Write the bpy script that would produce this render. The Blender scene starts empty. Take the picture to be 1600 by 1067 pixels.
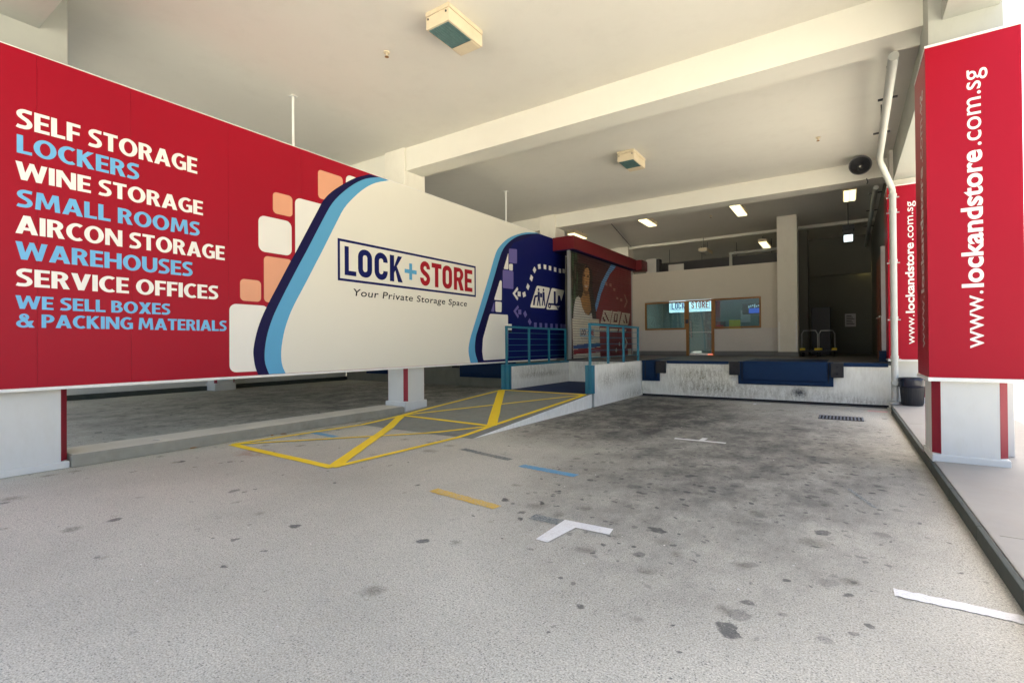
import bpy, bmesh, math, random
from mathutils import Vector, Matrix
random.seed(7)
sc = bpy.context.scene
col = sc.collection
R = math.radians

# ------------------------------------------------------------------ camera
cam = bpy.data.cameras.new('camera')
cam.sensor_width = 36.0
cam.lens = 776.57 / 1600 * 36.0
cam.clip_start = 0.05
cam.clip_end = 2000
co = bpy.data.objects.new('camera', cam)
col.objects.link(co)
yaw, pitch, roll = R(33.770), R(0.369), R(-0.428)
fw = Vector((-math.sin(yaw) * math.cos(pitch), math.cos(yaw) * math.cos(pitch), math.sin(pitch)))
r0 = Vector((math.cos(yaw), math.sin(yaw), 0))
u0 = r0.cross(fw)
rr = math.cos(roll) * r0 + math.sin(roll) * u0
uu = -math.sin(roll) * r0 + math.cos(roll) * u0
m = Matrix((rr, uu, -fw)).transposed().to_4x4()
m.translation = Vector((0, 0, 1.55))
co.matrix_world = m
sc.camera = co

# ------------------------------------------------------------------ sky, sun, exposure
SUN_EL, SUN_AZ = R(62), R(-14)          # azimuth from +Y towards +X
w = bpy.data.worlds.new('World')
sc.world = w
w.use_nodes = True
nt = w.node_tree
sky = nt.nodes.new('ShaderNodeTexSky')
sky.sky_type = 'NISHITA'
sky.sun_disc = False
sky.sun_elevation = SUN_EL
sky.sun_rotation = SUN_AZ
sky.air_density = 0.9
sky.dust_density = 8.0
sky.ozone_density = 0.6
bg = nt.nodes['Background']
bg.inputs['Strength'].default_value = 0.15
nt.links.new(sky.outputs[0], bg.inputs[0])
sl = bpy.data.lights.new('sun', 'SUN')
sl.energy = 4.5
sl.angle = R(0.5)
sl.color = (1.0, 0.965, 0.89)
so = bpy.data.objects.new('sun', sl)
col.objects.link(so)
sd = Vector((math.sin(SUN_AZ) * math.cos(SUN_EL), math.cos(SUN_AZ) * math.cos(SUN_EL), math.sin(SUN_EL)))
so.rotation_euler = sd.to_track_quat('Z', 'Y').to_euler()
sc.view_settings.view_transform = 'Standard'
sc.view_settings.look = 'None'
sc.view_settings.exposure = 2.4
sc.view_settings.gamma = 1.0
sc.render.engine = 'CYCLES'
sc.cycles.use_denoising = True
sc.cycles.max_bounces = 10
sc.cycles.diffuse_bounces = 6
sc.cycles.glossy_bounces = 3
sc.cycles.transparent_max_bounces = 8
sc.cycles.caustics_reflective = False
sc.cycles.caustics_refractive = False
sc.cycles.sample_clamp_indirect = 8

# ------------------------------------------------------------------ materials
def new_mat(name):
    mt = bpy.data.materials.new(name)
    mt.use_nodes = True
    t = mt.node_tree
    return mt, t, t.nodes['Principled BSDF']

def N(t, kind, **kw):
    n = t.nodes.new(kind)
    for k, v in kw.items():
        if k in n.inputs:
            n.inputs[k].default_value = v
        else:
            setattr(n, k, v)
    return n

def ramp(t, fac, p0, p1, c0=(0, 0, 0, 1), c1=(1, 1, 1, 1)):
    r = t.nodes.new('ShaderNodeValToRGB')
    r.color_ramp.elements[0].position = p0
    r.color_ramp.elements[1].position = p1
    r.color_ramp.elements[0].color = c0
    r.color_ramp.elements[1].color = c1
    t.links.new(fac, r.inputs[0])
    return r.outputs[0]

def mixc(t, fac, a, b, mode='MIX'):
    n = t.nodes.new('ShaderNodeMix')
    n.data_type = 'RGBA'
    n.blend_type = mode
    n.clamp_factor = True
    for s, v in ((0, fac), (6, a), (7, b)):
        if hasattr(v, 'is_output'):
            t.links.new(v, n.inputs[s])
        else:
            n.inputs[s].default_value = v if s == 0 else (tuple(v) + (1,))[:4]
    return n.outputs[2]

def math_(t, op, a, b=None):
    n = t.nodes.new('ShaderNodeMath')
    n.operation = op
    for s, v in ((0, a), (1, b)):
        if v is None:
            continue
        if hasattr(v, 'is_output'):
            t.links.new(v, n.inputs[s])
        else:
            n.inputs[s].default_value = v
    return n.outputs[0]

def obj_coord(t, scale=(1, 1, 1)):
    g = t.nodes.new('ShaderNodeNewGeometry')       # world position: joined parts keep one scale
    mp = t.nodes.new('ShaderNodeMapping')
    mp.inputs['Scale'].default_value = scale
    t.links.new(g.outputs['Position'], mp.inputs['Vector'])
    return mp.outputs[0]

def noise(t, vec, scale, detail=4, rough=0.6):
    n = t.nodes.new('ShaderNodeTexNoise')
    n.inputs['Scale'].default_value = scale
    n.inputs['Detail'].default_value = detail
    n.inputs['Roughness'].default_value = rough
    t.links.new(vec, n.inputs['Vector'])
    return n.outputs['Fac']

def bump(t, b, h, strength, dist=0.01):
    n = t.nodes.new('ShaderNodeBump')
    n.inputs['Strength'].default_value = strength
    n.inputs['Distance'].default_value = dist
    t.links.new(h, n.inputs['Height'])
    t.links.new(n.outputs[0], b.inputs['Normal'])

def paint(name, c, rough=0.5, var=0.06, dirt=0.0, dirt_c=(0.16, 0.14, 0.10), scale=3.0, bumpy=0.0, metal=0.0, spec=0.5, streak=False, speck=0.0, dscale=2.2):
    mt, t, b = new_mat(name)
    v = obj_coord(t)
    lo = tuple(x * (1 - var) for x in c)
    hi = tuple(min(1, x * (1 + var)) for x in c)
    cc = mixc(t, noise(t, v, scale), lo, hi)
    if dirt > 0:
        vv = obj_coord(t, (1.2, 1.2, 0.55)) if streak else v
        f = ramp(t, noise(t, vv, dscale, 8, 0.72), 0.50, 0.76)
        if speck > 0: f = math_(t, 'MULTIPLY', f, ramp(t, noise(t, obj_coord(t, (0.8, 0.8, 1.6)), 1.1, 3, 0.6), 0.42, 0.60))
        cc = mixc(t, math_(t, 'MULTIPLY', f, dirt), cc, dirt_c)
    if speck > 0:
        f = ramp(t, noise(t, v, 48, 5, 0.8), 0.54, 0.66)
        g = ramp(t, noise(t, v, 1.5, 3, 0.6), 0.42, 0.66)
        cc = mixc(t, math_(t, 'MULTIPLY', math_(t, 'MULTIPLY', f, g), speck), cc, (0.05, 0.05, 0.045))
    t.links.new(cc, b.inputs['Base Color'])
    b.inputs['Roughness'].default_value = rough
    b.inputs['Metallic'].default_value = metal
    b.inputs['Specular IOR Level'].default_value = spec
    if bumpy > 0:
        bump(t, b, noise(t, v, 90, 3, 0.6), bumpy, 0.004)
    return mt

def emit(name, c, s):
    mt, t, b = new_mat(name)
    b.inputs['Base Color'].default_value = (*c, 1)
    b.inputs['Emission Color'].default_value = (*c, 1)
    b.inputs['Emission Strength'].default_value = s
    return mt

def glass(name, tint, refl=0.10):
    mt, t, b = new_mat(name)
    t.nodes.remove(b)
    out = t.nodes['Material Output']
    tr = N(t, 'ShaderNodeBsdfTransparent')
    tr.inputs[0].default_value = (*tint, 1)
    gl = N(t, 'ShaderNodeBsdfGlossy')
    gl.inputs['Roughness'].default_value = 0.02
    lw = N(t, 'ShaderNodeFresnel')
    lw.inputs['IOR'].default_value = 1.5
    mx = N(t, 'ShaderNodeMixShader')
    t.links.new(math_(t, 'ADD', lw.outputs[0], refl - 0.04), mx.inputs[0])
    t.links.new(tr.outputs[0], mx.inputs[1])
    t.links.new(gl.outputs[0], mx.inputs[2])
    t.links.new(mx.outputs[0], out.inputs[0])
    return mt

def asphalt_mat(name, base=(0.505, 0.488, 0.412), stains=True):
    mt, t, b = new_mat(name)
    v = obj_coord(t)
    grain = noise(t, v, 95, 4, 0.85)
    lo = tuple(x * 0.30 for x in base)
    hi = tuple(min(1, x * 1.62) for x in base)
    cc = mixc(t, ramp(t, grain, 0.32, 0.68), lo, hi)
    # white and dark chips of stone
    cc = mixc(t, math_(t, 'MULTIPLY', ramp(t, noise(t, v, 21, 5, 0.7), 0.40, 0.72), 0.28), cc, tuple(x * 0.5 for x in base))
    vo = N(t, 'ShaderNodeTexVoronoi', Scale=75.0)
    t.links.new(v, vo.inputs['Vector'])
    sep = N(t, 'ShaderNodeSeparateColor')
    t.links.new(vo.outputs['Color'], sep.inputs[0])
    chip = math_(t, 'MULTIPLY', math_(t, 'LESS_THAN', vo.outputs['Distance'], 0.33), math_(t, 'GREATER_THAN', sep.outputs[0], 0.86))
    cc = mixc(t, math_(t, 'MULTIPLY', chip, 0.5), cc, (0.55, 0.53, 0.49))
    chip2 = math_(t, 'MULTIPLY', math_(t, 'LESS_THAN', vo.outputs['Distance'], 0.36), math_(t, 'LESS_THAN', sep.outputs[1], 0.16))
    cc = mixc(t, math_(t, 'MULTIPLY', chip2, 0.6), cc, (0.07, 0.07, 0.075))
    # broad worn / grimy areas
    big = noise(t, v, 0.45, 5, 0.62)
    cc = mixc(t, math_(t, 'MULTIPLY', ramp(t, big, 0.42, 0.75), 0.45), cc, tuple(x * 0.45 for x in base))
    if stains:
        p = N(t, 'ShaderNodeNewGeometry')
        sx = N(t, 'ShaderNodeSeparateXYZ')
        t.links.new(p.outputs['Position'], sx.inputs[0])
        X, Y = sx.outputs[0], sx.outputs[1]
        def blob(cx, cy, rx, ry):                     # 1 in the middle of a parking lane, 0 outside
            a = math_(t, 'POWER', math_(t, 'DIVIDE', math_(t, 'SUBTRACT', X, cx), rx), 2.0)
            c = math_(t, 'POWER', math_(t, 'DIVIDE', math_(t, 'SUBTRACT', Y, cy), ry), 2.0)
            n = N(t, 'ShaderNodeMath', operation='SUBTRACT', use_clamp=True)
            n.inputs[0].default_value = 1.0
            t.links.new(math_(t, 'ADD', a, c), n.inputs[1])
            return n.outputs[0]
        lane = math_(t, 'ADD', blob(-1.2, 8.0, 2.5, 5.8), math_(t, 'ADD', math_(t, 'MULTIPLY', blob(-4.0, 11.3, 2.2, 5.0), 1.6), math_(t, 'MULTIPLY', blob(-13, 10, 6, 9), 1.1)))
        # oil drips
        wv = N(t, 'ShaderNodeVectorMath', operation='ADD')
        nz = N(t, 'ShaderNodeTexNoise', Scale=6.0, Detail=3.0)
        t.links.new(v, nz.inputs['Vector'])
        sc_ = N(t, 'ShaderNodeVectorMath', operation='SCALE')
        sc_.inputs['Scale'].default_value = 0.16
        t.links.new(nz.outputs['Color'], sc_.inputs[0])
        t.links.new(v, wv.inputs[0])
        t.links.new(sc_.outputs[0], wv.inputs[1])
        for scale, lim, keep, amt in ((2.6, 0.20, 0.66, 0.95), (5.0, 0.22, 0.69, 0.9), (9.5, 0.26, 0.70, 0.85), (1.3, 0.16, 0.66, 0.5)):
            vr = N(t, 'ShaderNodeTexVoronoi', Scale=scale)
            vr.voronoi_dimensions = '2D'
            t.links.new(wv.outputs[0], vr.inputs['Vector'])
            s2 = N(t, 'ShaderNodeSeparateColor')
            t.links.new(vr.outputs['Color'], s2.inputs[0])
            rad = math_(t, 'MULTIPLY', s2.outputs[2], lim)
            d = math_(t, 'SUBTRACT', rad, vr.outputs['Distance'])
            spot = math_(t, 'MULTIPLY', ramp(t, d, 0.0, 0.045), math_(t, 'ADD', math_(t, 'MULTIPLY', s2.outputs[1], 0.75), 0.25))
            spot = math_(t, 'MULTIPLY', spot, ramp(t, noise(t, v, 30, 4, 0.8), 0.25, 0.48))
            on = math_(t, 'GREATER_THAN', math_(t, 'ADD', math_(t, 'MULTIPLY', lane, 0.55), math_(t, 'MULTIPLY', s2.outputs[0], 0.72)), keep)
            cc = mixc(t, math_(t, 'MULTIPLY', math_(t, 'MULTIPLY', spot, on), amt), cc, (0.045, 0.047, 0.05))
        for scale, lim, keep, amt in ((1.05, 0.16, 0.55, 0.42), (2.0, 0.2, 0.60, 0.42)):       # old faded drips
            vr = N(t, 'ShaderNodeTexVoronoi', Scale=scale)
            vr.voronoi_dimensions = '2D'
            sh_ = N(t, 'ShaderNodeVectorMath', operation='ADD')
            sh_.inputs[1].default_value = (3.7 * scale, 1.9, 0)
            t.links.new(wv.outputs[0], sh_.inputs[0])
            t.links.new(sh_.outputs[0], vr.inputs['Vector'])
            s2 = N(t, 'ShaderNodeSeparateColor')
            t.links.new(vr.outputs['Color'], s2.inputs[0])
            d = math_(t, 'SUBTRACT', math_(t, 'MULTIPLY', s2.outputs[2], lim), vr.outputs['Distance'])
            spot = math_(t, 'MULTIPLY', ramp(t, d, -0.03, 0.12), ramp(t, noise(t, v, 45, 4, 0.8), 0.30, 0.60))
            on = math_(t, 'GREATER_THAN', math_(t, 'ADD', math_(t, 'MULTIPLY', lane, 0.4), math_(t, 'MULTIPLY', s2.outputs[0], 0.9)), keep)
            cc = mixc(t, math_(t, 'MULTIPLY', math_(t, 'MULTIPLY', spot, on), amt * 2), cc, (0.15, 0.145, 0.11))
        # tyre and oil grime ground into the lanes, and light falloff painted in
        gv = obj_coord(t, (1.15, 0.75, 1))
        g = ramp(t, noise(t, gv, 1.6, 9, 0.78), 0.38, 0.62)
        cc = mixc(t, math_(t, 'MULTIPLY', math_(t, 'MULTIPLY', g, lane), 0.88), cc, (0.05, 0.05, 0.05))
        cc = mixc(t, math_(t, 'MULTIPLY', lane, 0.38), cc, (0.07, 0.07, 0.06))  # even darkening paints both grime and the light's falloff by the dock
        # rust patch beside the hatching
        rb = math_(t, 'MULTIPLY', blob(-7.15, 3.95, 0.42, 0.30), ramp(t, noise(t, v, 7, 4, 0.6), 0.3, 0.65))
        cc = mixc(t, math_(t, 'MULTIPLY', rb, 0.7), cc, (0.30, 0.13, 0.05))
    t.links.new(cc, b.inputs['Base Color'])
    b.inputs['Roughness'].default_value = 0.86
    b.inputs['Specular IOR Level'].default_value = 0.35
    bump(t, b, noise(t, v, 110, 4, 0.8), 0.30, 0.006)
    return mt

def dock_mat(name):
    mt, t, b = new_mat(name)
    v = obj_coord(t)
    cc = mixc(t, noise(t, v, 2.0, 5, 0.6), (0.76, 0.76, 0.68), (0.88, 0.88, 0.81))
    p = N(t, 'ShaderNodeNewGeometry')
    def blob3(c, r):
        d = N(t, 'ShaderNodeVectorMath', operation='SUBTRACT')
        t.links.new(p.outputs['Position'], d.inputs[0])
        d.inputs[1].default_value = c
        e = N(t, 'ShaderNodeVectorMath', operation='DIVIDE')
        t.links.new(d.outputs[0], e.inputs[0])
        e.inputs[1].default_value = r
        l = N(t, 'ShaderNodeVectorMath', operation='LENGTH')
        t.links.new(e.outputs[0], l.inputs[0])
        n = N(t, 'ShaderNodeMath', operation='SUBTRACT', use_clamp=True)
        n.inputs[0].default_value = 1.0
        t.links.new(l.outputs['Value'], n.inputs[1])
        return n.outputs[0]
    drip = ramp(t, noise(t, obj_coord(t, (2.2, 2.2, 0.5)), 7, 7, 0.75), 0.40, 0.66)
    spk = ramp(t, noise(t, v, 26, 6, 0.8), 0.50, 0.64)
    fine = ramp(t, noise(t, v, 60, 4, 0.8), 0.56, 0.64)
    # overall thin grime
    cc = mixc(t, math_(t, 'MULTIPLY', drip, 0.22), cc, (0.32, 0.29, 0.19))
    # scuffs: where trucks and trolleys rub
    for c, r, k in (((-5.13, 13.6, 0.68), (0.3, 1.3, 0.30), 1.9), ((-5.13, 12.1, 0.62), (0.3, 0.8, 0.3), 1.2), ((-5.13, 14.2, 0.10), (0.3, 1.6, 0.28), 1.4),
                    ((-7.6, 13.2, 0.66), (0.2, 2.0, 0.13), 1.5), ((-7.6, 12.6, 0.8), (0.2, 1.6, 0.25), 0.8), ((-3.4, 14.75, 0.62), (1.25, 0.3, 0.46), 1.7), ((-3.0, 14.75, 0.25), (1.7, 0.3, 0.3), 1.5),
                    ((-1.0, 14.75, 0.2), (1.6, 0.3, 0.25), 1.0), ((0.4, 14.75, 0.1), (0.9, 0.3, 0.15), 0.9), ((-6.6, 14.75, 0.8), (0.9, 0.3, 0.3), 0.8)):
        m_ = math_(t, 'MULTIPLY', blob3(c, r), k)
        n1 = N(t, 'ShaderNodeMath', operation='MULTIPLY', use_clamp=True)
        t.links.new(m_, n1.inputs[0])
        t.links.new(math_(t, 'ADD', math_(t, 'MULTIPLY', drip, 0.42), math_(t, 'MULTIPLY', spk, 0.5)), n1.inputs[1])
        cc = mixc(t, n1.outputs[0], cc, (0.17, 0.145, 0.065))
        n2 = N(t, 'ShaderNodeMath', operation='MULTIPLY', use_clamp=True)
        t.links.new(m_, n2.inputs[0])
        t.links.new(fine, n2.inputs[1])
        cc = mixc(t, math_(t, 'MULTIPLY', n2.outputs[0], 0.8), cc, (0.03, 0.03, 0.025))
    sm = N(t, 'ShaderNodeMath', operation='MULTIPLY', use_clamp=True)
    t.links.new(blob3((-0.98, 14.75, 0.27), (0.22, 0.3, 0.17)), sm.inputs[0])
    t.links.new(math_(t, 'ADD', math_(t, 'MULTIPLY', spk, 1.2), 0.9), sm.inputs[1])
    cc = mixc(t, sm.outputs[0], cc, (0.05, 0.055, 0.06))
    t.links.new(cc, b.inputs['Base Color'])
    b.inputs['Roughness'].default_value = 0.8
    bump(t, b, noise(t, v, 70, 4, 0.7), 0.3, 0.005)
    return mt

def road_paint(name, c, wear=0.5):
    mt, t, b = new_mat(name)
    v = obj_coord(t)
    f = ramp(t, noise(t, v, 60, 6, 0.85), 0.44, 0.60)
    g = ramp(t, noise(t, v, 5.0, 4, 0.65), 0.36, 0.62)
    cc = mixc(t, noise(t, v, 8, 4, 0.6), tuple(x * 0.86 for x in c), c)
    k = math_(t, 'MULTIPLY', math_(t, 'ADD', math_(t, 'MULTIPLY', f, 0.6), math_(t, 'MULTIPLY', math_(t, 'MULTIPLY', f, g), 0.8)), wear)
    cc = mixc(t, k, cc, mixc(t, ramp(t, noise(t, v, 95, 4, 0.85), 0.32, 0.68), (0.15, 0.145, 0.125), (0.62, 0.60, 0.52)))
    t.links.new(cc, b.inputs['Base Color'])
    b.inputs['Roughness'].default_value = 0.75
    bump(t, b, noise(t, v, 60, 4, 0.8), 0.4, 0.008)
    return mt

def attr_mat(name, rough=0.5):
    mt, t, b = new_mat(name)
    a = N(t, 'ShaderNodeAttribute', attribute_name='print')
    v = obj_coord(t)
    cc = mixc(t, math_(t, 'MULTIPLY', ramp(t, noise(t, v, 5, 5, 0.7), 0.45, 0.8), 0.25), a.outputs['Color'], (0.07, 0.06, 0.05))
    t.links.new(cc, b.inputs['Base Color'])
    b.inputs['Roughness'].default_value = rough
    return mt

M = dict(
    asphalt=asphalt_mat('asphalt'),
    ramp_concrete=paint('ramp_concrete', (0.20, 0.21, 0.185), 0.85, 0.22, 0.5, (0.12, 0.12, 0.11), 9, 0.5),
    kerb=paint('kerb_concrete', (0.30, 0.29, 0.235), 0.9, 0.2, 0.45, (0.10, 0.10, 0.07), 6, 0.6),
    slab=paint('walkway_concrete', (0.27, 0.258, 0.228), 0.85, 0.12, 0.35, (0.26, 0.23, 0.19), 2.5, 0.4),
    mtop=paint('median_concrete', (0.58, 0.545, 0.46), 0.85, 0.12, 0.35, (0.24, 0.22, 0.17), 3, 0.4),
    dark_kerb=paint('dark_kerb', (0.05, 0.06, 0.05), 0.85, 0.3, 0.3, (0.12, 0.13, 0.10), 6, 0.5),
    ceiling=paint('ceiling_plaster', (0.75, 0.73, 0.66), 0.9, 0.05, 0.12, (0.45, 0.41, 0.34), 0.7, 0.25),
    beam=paint('beam_plaster', (0.73, 0.715, 0.635), 0.85, 0.04, 0.12, (0.55, 0.50, 0.41), 1.0, 0.2),
    cream=paint('column_plaster', (0.76, 0.735, 0.645), 0.8, 0.04, 0.25, (0.50, 0.45, 0.36), 1.2, 0.2, streak=True),
    white=paint('white_plaster', (0.64, 0.65, 0.62), 0.8, 0.04, 0.34, (0.50, 0.48, 0.40), 1.5, 0.25, streak=True),
    shadegrey=paint('shade_painted_plaster', (0.40, 0.41, 0.37), 0.85, 0.06, 0.3, (0.26, 0.25, 0.21), 1.4, 0.25, streak=True),  # plaster darkened: shade on the near upper structure painted into the colour
    dockwhite=dock_mat('dock_plaster'),
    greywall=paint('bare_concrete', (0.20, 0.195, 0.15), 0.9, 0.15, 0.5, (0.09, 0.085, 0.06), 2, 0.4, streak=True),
    red=paint('red_panel', (0.335, 0.0035, 0.018), 0.42, 0.05, scale=0.6, spec=0.18),
    redpaint=paint('red_paint', (0.24, 0.005, 0.020), 0.6, 0.12, 0.3, (0.20, 0.03, 0.03)),
    reddark=paint('red_fascia', (0.155, 0.005, 0.011), 0.45, 0.06, 0.2, (0.15, 0.02, 0.02)),
    trim=paint('white_trim', (0.80, 0.80, 0.77), 0.45, 0.03, 0.2),
    field=paint('sign_cream', (0.76, 0.74, 0.655), 0.42, 0.02, scale=0.7, spec=0.15),
    tile=paint('sign_white', (0.80, 0.785, 0.73), 0.42, 0.02, spec=0.15),
    peach=paint('sign_peach', (0.74, 0.36, 0.22), 0.42, 0.03, spec=0.15),
    navy=paint('sign_navy', (0.005, 0.009, 0.095), 0.42, 0.06, spec=0.12),
    navydark=paint('sign_dark_navy', (0.008, 0.007, 0.055), 0.42, 0.06, spec=0.12),
    lblue=paint('sign_light_blue', (0.105, 0.36, 0.60), 0.42, 0.03, spec=0.15),
    tblue=paint('sign_text_blue', (0.17, 0.46, 0.74), 0.42, 0.02, spec=0.15),
    twhite=paint('sign_text_white', (0.84, 0.83, 0.78), 0.42, 0.02, spec=0.15),
    purple=paint('sign_purple', (0.15, 0.13, 0.37), 0.42, 0.03, spec=0.15),
    tred=paint('sign_text_red', (0.33, 0.010, 0.020), 0.42, 0.03, spec=0.15),
    tblack=paint('sign_text_black', (0.010, 0.011, 0.016), 0.45, 0.03, spec=0.15),
    ghost=paint('sign_text_dim', (0.62, 0.55, 0.55), 0.42, 0.03),
    teal=paint('teal_paint', (0.010, 0.155, 0.235), 0.4, 0.08, 0.25, (0.05, 0.08, 0.09)),
    deckblue=paint('blue_steel_deck', (0.009, 0.022, 0.082), 0.65, 0.15, 0.3, (0.03, 0.03, 0.04), spec=0.15),
    lev=paint('leveller_blue', (0.001, 0.020, 0.068), 0.55, 0.15, 0.25, (0.01, 0.02, 0.04), 4, spec=0.2),
    rubber=paint('black_rubber', (0.018, 0.018, 0.020), 0.8, 0.2, 0.2, (0.06, 0.055, 0.05), 8, 0.4),
    dockfloor=paint('dock_floor', (0.105, 0.102, 0.095), 0.5, 0.15, 0.5, (0.06, 0.06, 0.06), 2),
    officewall=paint('office_wall', (0.64, 0.605, 0.525), 0.75, 0.03, 0.06),
    dado=paint('office_dado', (0.62, 0.60, 0.57), 0.7, 0.03, 0.15, (0.40, 0.37, 0.33)),
    skirt=paint('grey_skirting', (0.20, 0.205, 0.20), 0.6, 0.08, 0.2),
    wood=paint('brown_wood', (0.30, 0.135, 0.028), 0.5, 0.15, scale=6),
    darkwood=paint('dark_red_wood', (0.20, 0.055, 0.022), 0.5, 0.2, scale=6),
    steel=paint('galvanised_steel', (0.42, 0.43, 0.43), 0.45, 0.1, 0.3, (0.2, 0.18, 0.16), metal=0.6),
    chrome=paint('polished_steel', (0.75, 0.74, 0.70), 0.25, 0.03, metal=0.9),
    pipe=paint('pipe_grey', (0.46, 0.475, 0.44), 0.55, 0.05, 0.35, (0.34, 0.31, 0.25), 4),
    lampbody=paint('lamp_housing', (0.72, 0.62, 0.44), 0.55, 0.06, 0.3, (0.42, 0.33, 0.20), 5),
    lampglass=paint('lamp_glass', (0.10, 0.19, 0.185), 0.12, 0.3, scale=14),
    black=paint('black_plastic', (0.014, 0.016, 0.022), 0.5, 0.2),
    bag=paint('bin_liner', (0.010, 0.013, 0.028), 0.22, 0.2),
    horn=paint('horn_grey', (0.16, 0.155, 0.16), 0.5, 0.1),
    dark=paint('dark_metal', (0.045, 0.045, 0.05), 0.5, 0.1),
    acwhite=paint('appliance_white', (0.60, 0.59, 0.55), 0.5, 0.04, 0.2),
    grate=paint('grate_iron', (0.13, 0.15, 0.18), 0.6, 0.2, 0.3),
    drain=paint('drain_black', (0.012, 0.013, 0.016), 0.9, 0.2),
    yellowp=paint('yellow_plastic', (0.70, 0.52, 0.01), 0.5, 0.05),
    paper=paint('paper', (0.55, 0.54, 0.56), 0.7, 0.05),
    leaf=paint('dry_leaf', (0.30, 0.14, 0.03), 0.8, 0.3, scale=30),
    litterw=paint('litter_white', (0.70, 0.68, 0.62), 0.8, 0.1),
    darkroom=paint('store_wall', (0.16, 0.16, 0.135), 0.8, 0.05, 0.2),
    teal_in=paint('office_inner_wall', (0.20, 0.29, 0.29), 0.7, 0.05),
    shutter=attr_mat('printed_shutter'),
    line_y=road_paint('yellow_line', (0.96, 0.68, 0.001), 0.07),
    line_o=road_paint('worn_amber_line', (0.70, 0.43, 0.02), 0.75),
    line_w=road_paint('white_line', (0.80, 0.80, 0.78), 0.35),
    line_b=road_paint('blue_line', (0.06, 0.30, 0.52), 0.5),
    line_g=road_paint('blacked_out_line', (0.09, 0.12, 0.13), 0.9),
    line_p=road_paint('pink_mark', (0.62, 0.30, 0.28), 0.7),
    glass=glass('window_glass', (0.70, 0.86, 0.86), 0.08),
    tube=emit('fluorescent_warm', (1.0, 0.90, 0.52), 0.36),
    bulb=emit('yellow_bulb', (1.0, 0.80, 0.25), 3.0),
    tubecool=emit('fluorescent_cool', (0.78, 0.95, 1.0), 0.45),
    signlit=emit('lit_sign_face', (0.72, 0.92, 1.0), 0.30),
    signblue=emit('lit_sign_blue', (0.004, 0.03, 0.40), 0.05),
    signred=emit('lit_sign_red', (0.40, 0.004, 0.02), 0.05),
    screen=emit('screen_blue', (0.02, 0.10, 0.62), 0.15),
    screenw=emit('screen_text', (0.55, 0.70, 0.85), 0.1),
    exitred=emit('red_led', (1.0, 0.25, 0.15), 0.15),
    foliage=paint('foliage', (0.06, 0.10, 0.03), 0.7, 0.4, scale=5),
    bark=paint('bark', (0.12, 0.09, 0.06), 0.9, 0.3, scale=8),
    outwall=paint('far_wall', (0.70, 0.68, 0.62), 0.8, 0.05),
    outglass=paint('far_window', (0.10, 0.13, 0.15), 0.15, 0.1),
)

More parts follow.
